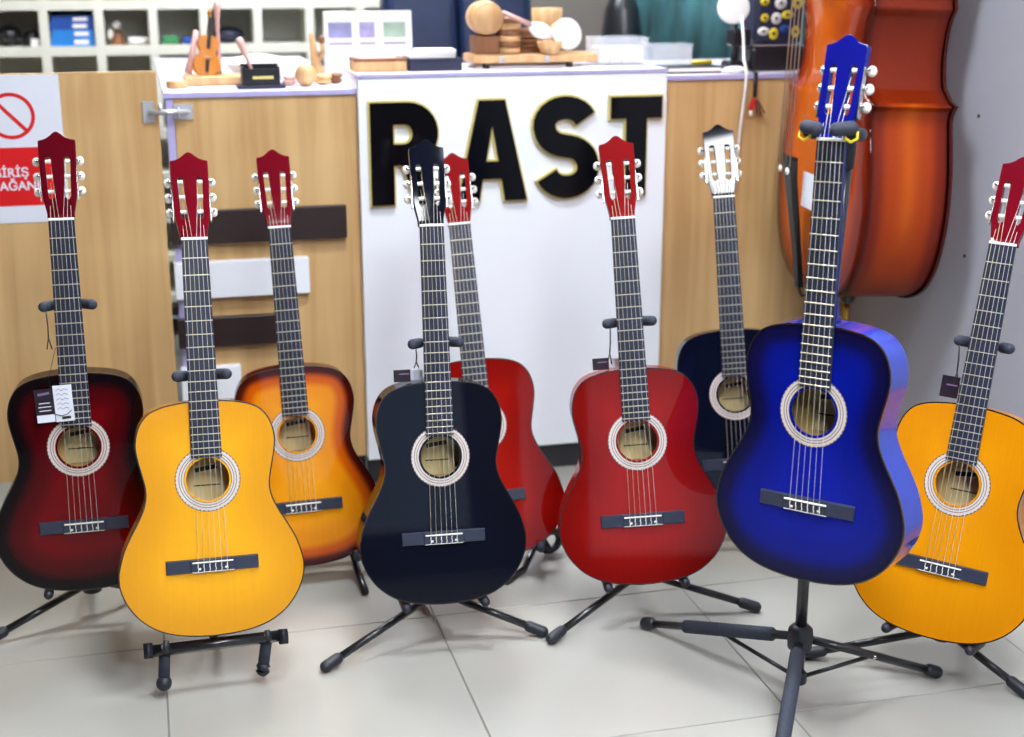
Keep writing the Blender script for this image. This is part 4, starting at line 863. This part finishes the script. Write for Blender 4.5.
for k, (x, z, m) in enumerate(((-0.048, 0.150, 'yellow'), (-0.012, 0.148, 'paper'), (0.022, 0.158, 'yellow'), (-0.018, 0.105, 'yellow'), (-0.050, 0.112, 'paper'), (0.05, 0.11, 'yellow'), (0.016, 0.118, 'bluebox2'), (0.0, 0.19, 'paper'), (-0.05, 0.195, 'yellow'), (0.052, 0.19, 'yellow'))):
    fl_ = part('flower', lathe([(0.0165, -0.0006), (0.0165, 0.0006)], 10, 'Y'), tin, M[m], (x, -0.0508, z)); fl_.scale = (0.8 + 0.1 * (k * 7 % 5), 1, 0.75 + 0.1 * (k * 3 % 6)); part('flower_centre', lathe([(0.005, -0.0005), (0.005, 0.0005)], 8, 'Y'), fl_, M['navy' if m != 'navy' else 'paper'], (0, -0.0012, 0))
lp = thing('desk_mirror', 'round white desk mirror on a black clip foot', 'mirror', (1.672, 3.93, ZR)); part('disc', lathe([(0.040, 0.0), (0.046, 0.003), (0.046, 0.012), (0.040, 0.016)], 26, 'Y'), lp, M['cloth'], (-0.012, -0.01, 0.180), (R_(-15), 0, R_(-20)))
part('neck', tube([(0.0, 0, 0.02), (0.004, 0, 0.08), (0.0, 0.006, 0.15)], [0.012, 0.010, 0.007], 8), lp, M['blackp']); part('clip_body', box(0.06, 0.05, 0.05, 0.008, 2), lp, M['blackp'], (0.012, 0, 0.095)); part('foot', box(0.07, 0.06, 0.03, 0.008, 2), lp, M['blackp'], (0.005, 0, 0.0155))
one('white_cable', tube([(1.672, 3.888, 1.285), (1.672, 3.868, 1.22), (1.664, 3.84, 1.165), (1.660, 3.806, 1.13), (1.656, 3.805, 1.08), (1.648, 3.808, 0.98), (1.64, 3.81, 0.80)], 0.0042, 8), M['cloth'], (0, 0, 0), 'thin white cable hanging over the counter edge', 'cable')
ky = thing('key_bunch', 'bunch of keys with a red fob hanging on the counter edge', 'keys', (1.688, 3.809, 1.06)); part('lanyard', tube([(0.004, 0.10, 0.10), (0.0, 0.06, 0.0745), (0.0, -0.003, 0.070), (0, -0.003, 0.0)], 0.006, 6, flat=0.4), ky, M['blackp']); part('fob', box(0.016, 0.006, 0.034, 0.002), ky, M['red'], (-0.008, -0.006, -0.018), (0, R_(15), 0)); part('tab', box(0.010, 0.005, 0.016, 0.002), ky, M['paper'], (-0.012, -0.006, -0.042))
for k in range(3): part('key', box(0.006, 0.0025, 0.046, 0.001), ky, M['nickel'], (0.006 + 0.006 * k, -0.004 - 0.003 * k, -0.026), (0, R_(-8 - 12 * k), 0))
# behind the counter
def chair(x, y, m, label, w, rz):
    c = thing('office_chair', label, 'chair', (x, y, 0), (0, 0, R_(rz)))
    def pad(nm, sx, sy, sz, loc, rot=None): return part(nm, box(sx, sy, sz, 0.035, 3), c, m, loc, rot)
    for k in range(2): pad('back_cushion', w / 2 - 0.002, 0.12, 0.86, ((k - 0.5) * w / 2, 0.2, 1.02), (R_(-6), 0, 0))
    pad('seat', w, 0.48, 0.11, (0, 0, 0.48)); part('column', tube([(0, 0, 0.09), (0, 0, 0.43)], 0.028, 12), c, M['blackp'])
    for s_ in (-1, 1): part('armrest', tube([(s_ * (w / 2 + 0.03), 0.16, 0.50), (s_ * (w / 2 + 0.03), 0.14, 0.68), (s_ * (w / 2 + 0.03), -0.12, 0.68), (s_ * (w / 2 + 0.03), -0.12, 0.47)], 0.018, 8), c, M['blackp'])
    for k in range(5):
        a = 2 * math.pi * k / 5; lg = part('leg', tube([(0, 0, 0.10), (0.28 * math.cos(a), 0.28 * math.sin(a), 0.065)], [0.026, 0.018], 8), c, M['blackp']); part('castor', lathe([(0.02, -0.014), (0.027, -0.01), (0.027, 0.01), (0.02, 0.014)], 12, 'X'), lg, M['blackp'], (0.28 * math.cos(a), 0.28 * math.sin(a), 0.028))
chair(1.07, 4.72, M['leather'], 'dark blue leather office chair behind the raised counter', 0.52, 0)
gbm = thing('instrument_bag', 'black padded instrument bag standing behind the clear plastic boxes', 'bag', (1.605, 4.75, 0))
part('body', tube([(0, 0, 0.0), (0, 0, 0.04), (0, 0, 0.45), (0, 0.0, 0.85), (0, 0.0, 1.15), (0, 0, 1.27), (0, 0, 1.335), (0, 0, 1.35)], [0.10, 0.13, 0.12, 0.10, 0.090, 0.072, 0.04, 0.01], 18, flat=0.8), gbm, M['blackp']); part('handle', tube([(0.04, -0.08, 0.75), (0.06, -0.13, 0.8), (0.04, -0.09, 0.88)], 0.01, 8), gbm, M['blackp'])
hg = bmesh.new(); rows = []
for k in range(31):
    yy = 4.15 + 1.7 * k / 30; xo = XW - 0.035 + 0.014 * math.sin(k * 1.3)
    rows.append([hg.verts.new(v) for v in ((xo, yy, 0.82), (xo, yy, 2.1), (xo + 0.006, yy, 2.1), (xo + 0.006, yy, 0.82))])
for a, c in zip(rows, rows[1:]):
    for j in range(4): hg.faces.new((a[j], a[(j + 1) % 4], c[(j + 1) % 4], c[j]))
hg.faces.new(rows[0]); hg.faces.new(rows[-1][::-1])
hgo = thing('wall_hanging', 'teal green fabric hanging on the wall behind the counter', 'wall hanging', (XW - 0.03, 5.0, 0.82))
part('cloth', to_mesh(hg, smooth=True), hgo, M['teal'], -Vector((XW - 0.03, 5.0, 0.82))); part('rod', tube([(0, -0.9, 1.285), (0, 0.9, 1.285)], 0.008, 8), hgo, M['blackp'])
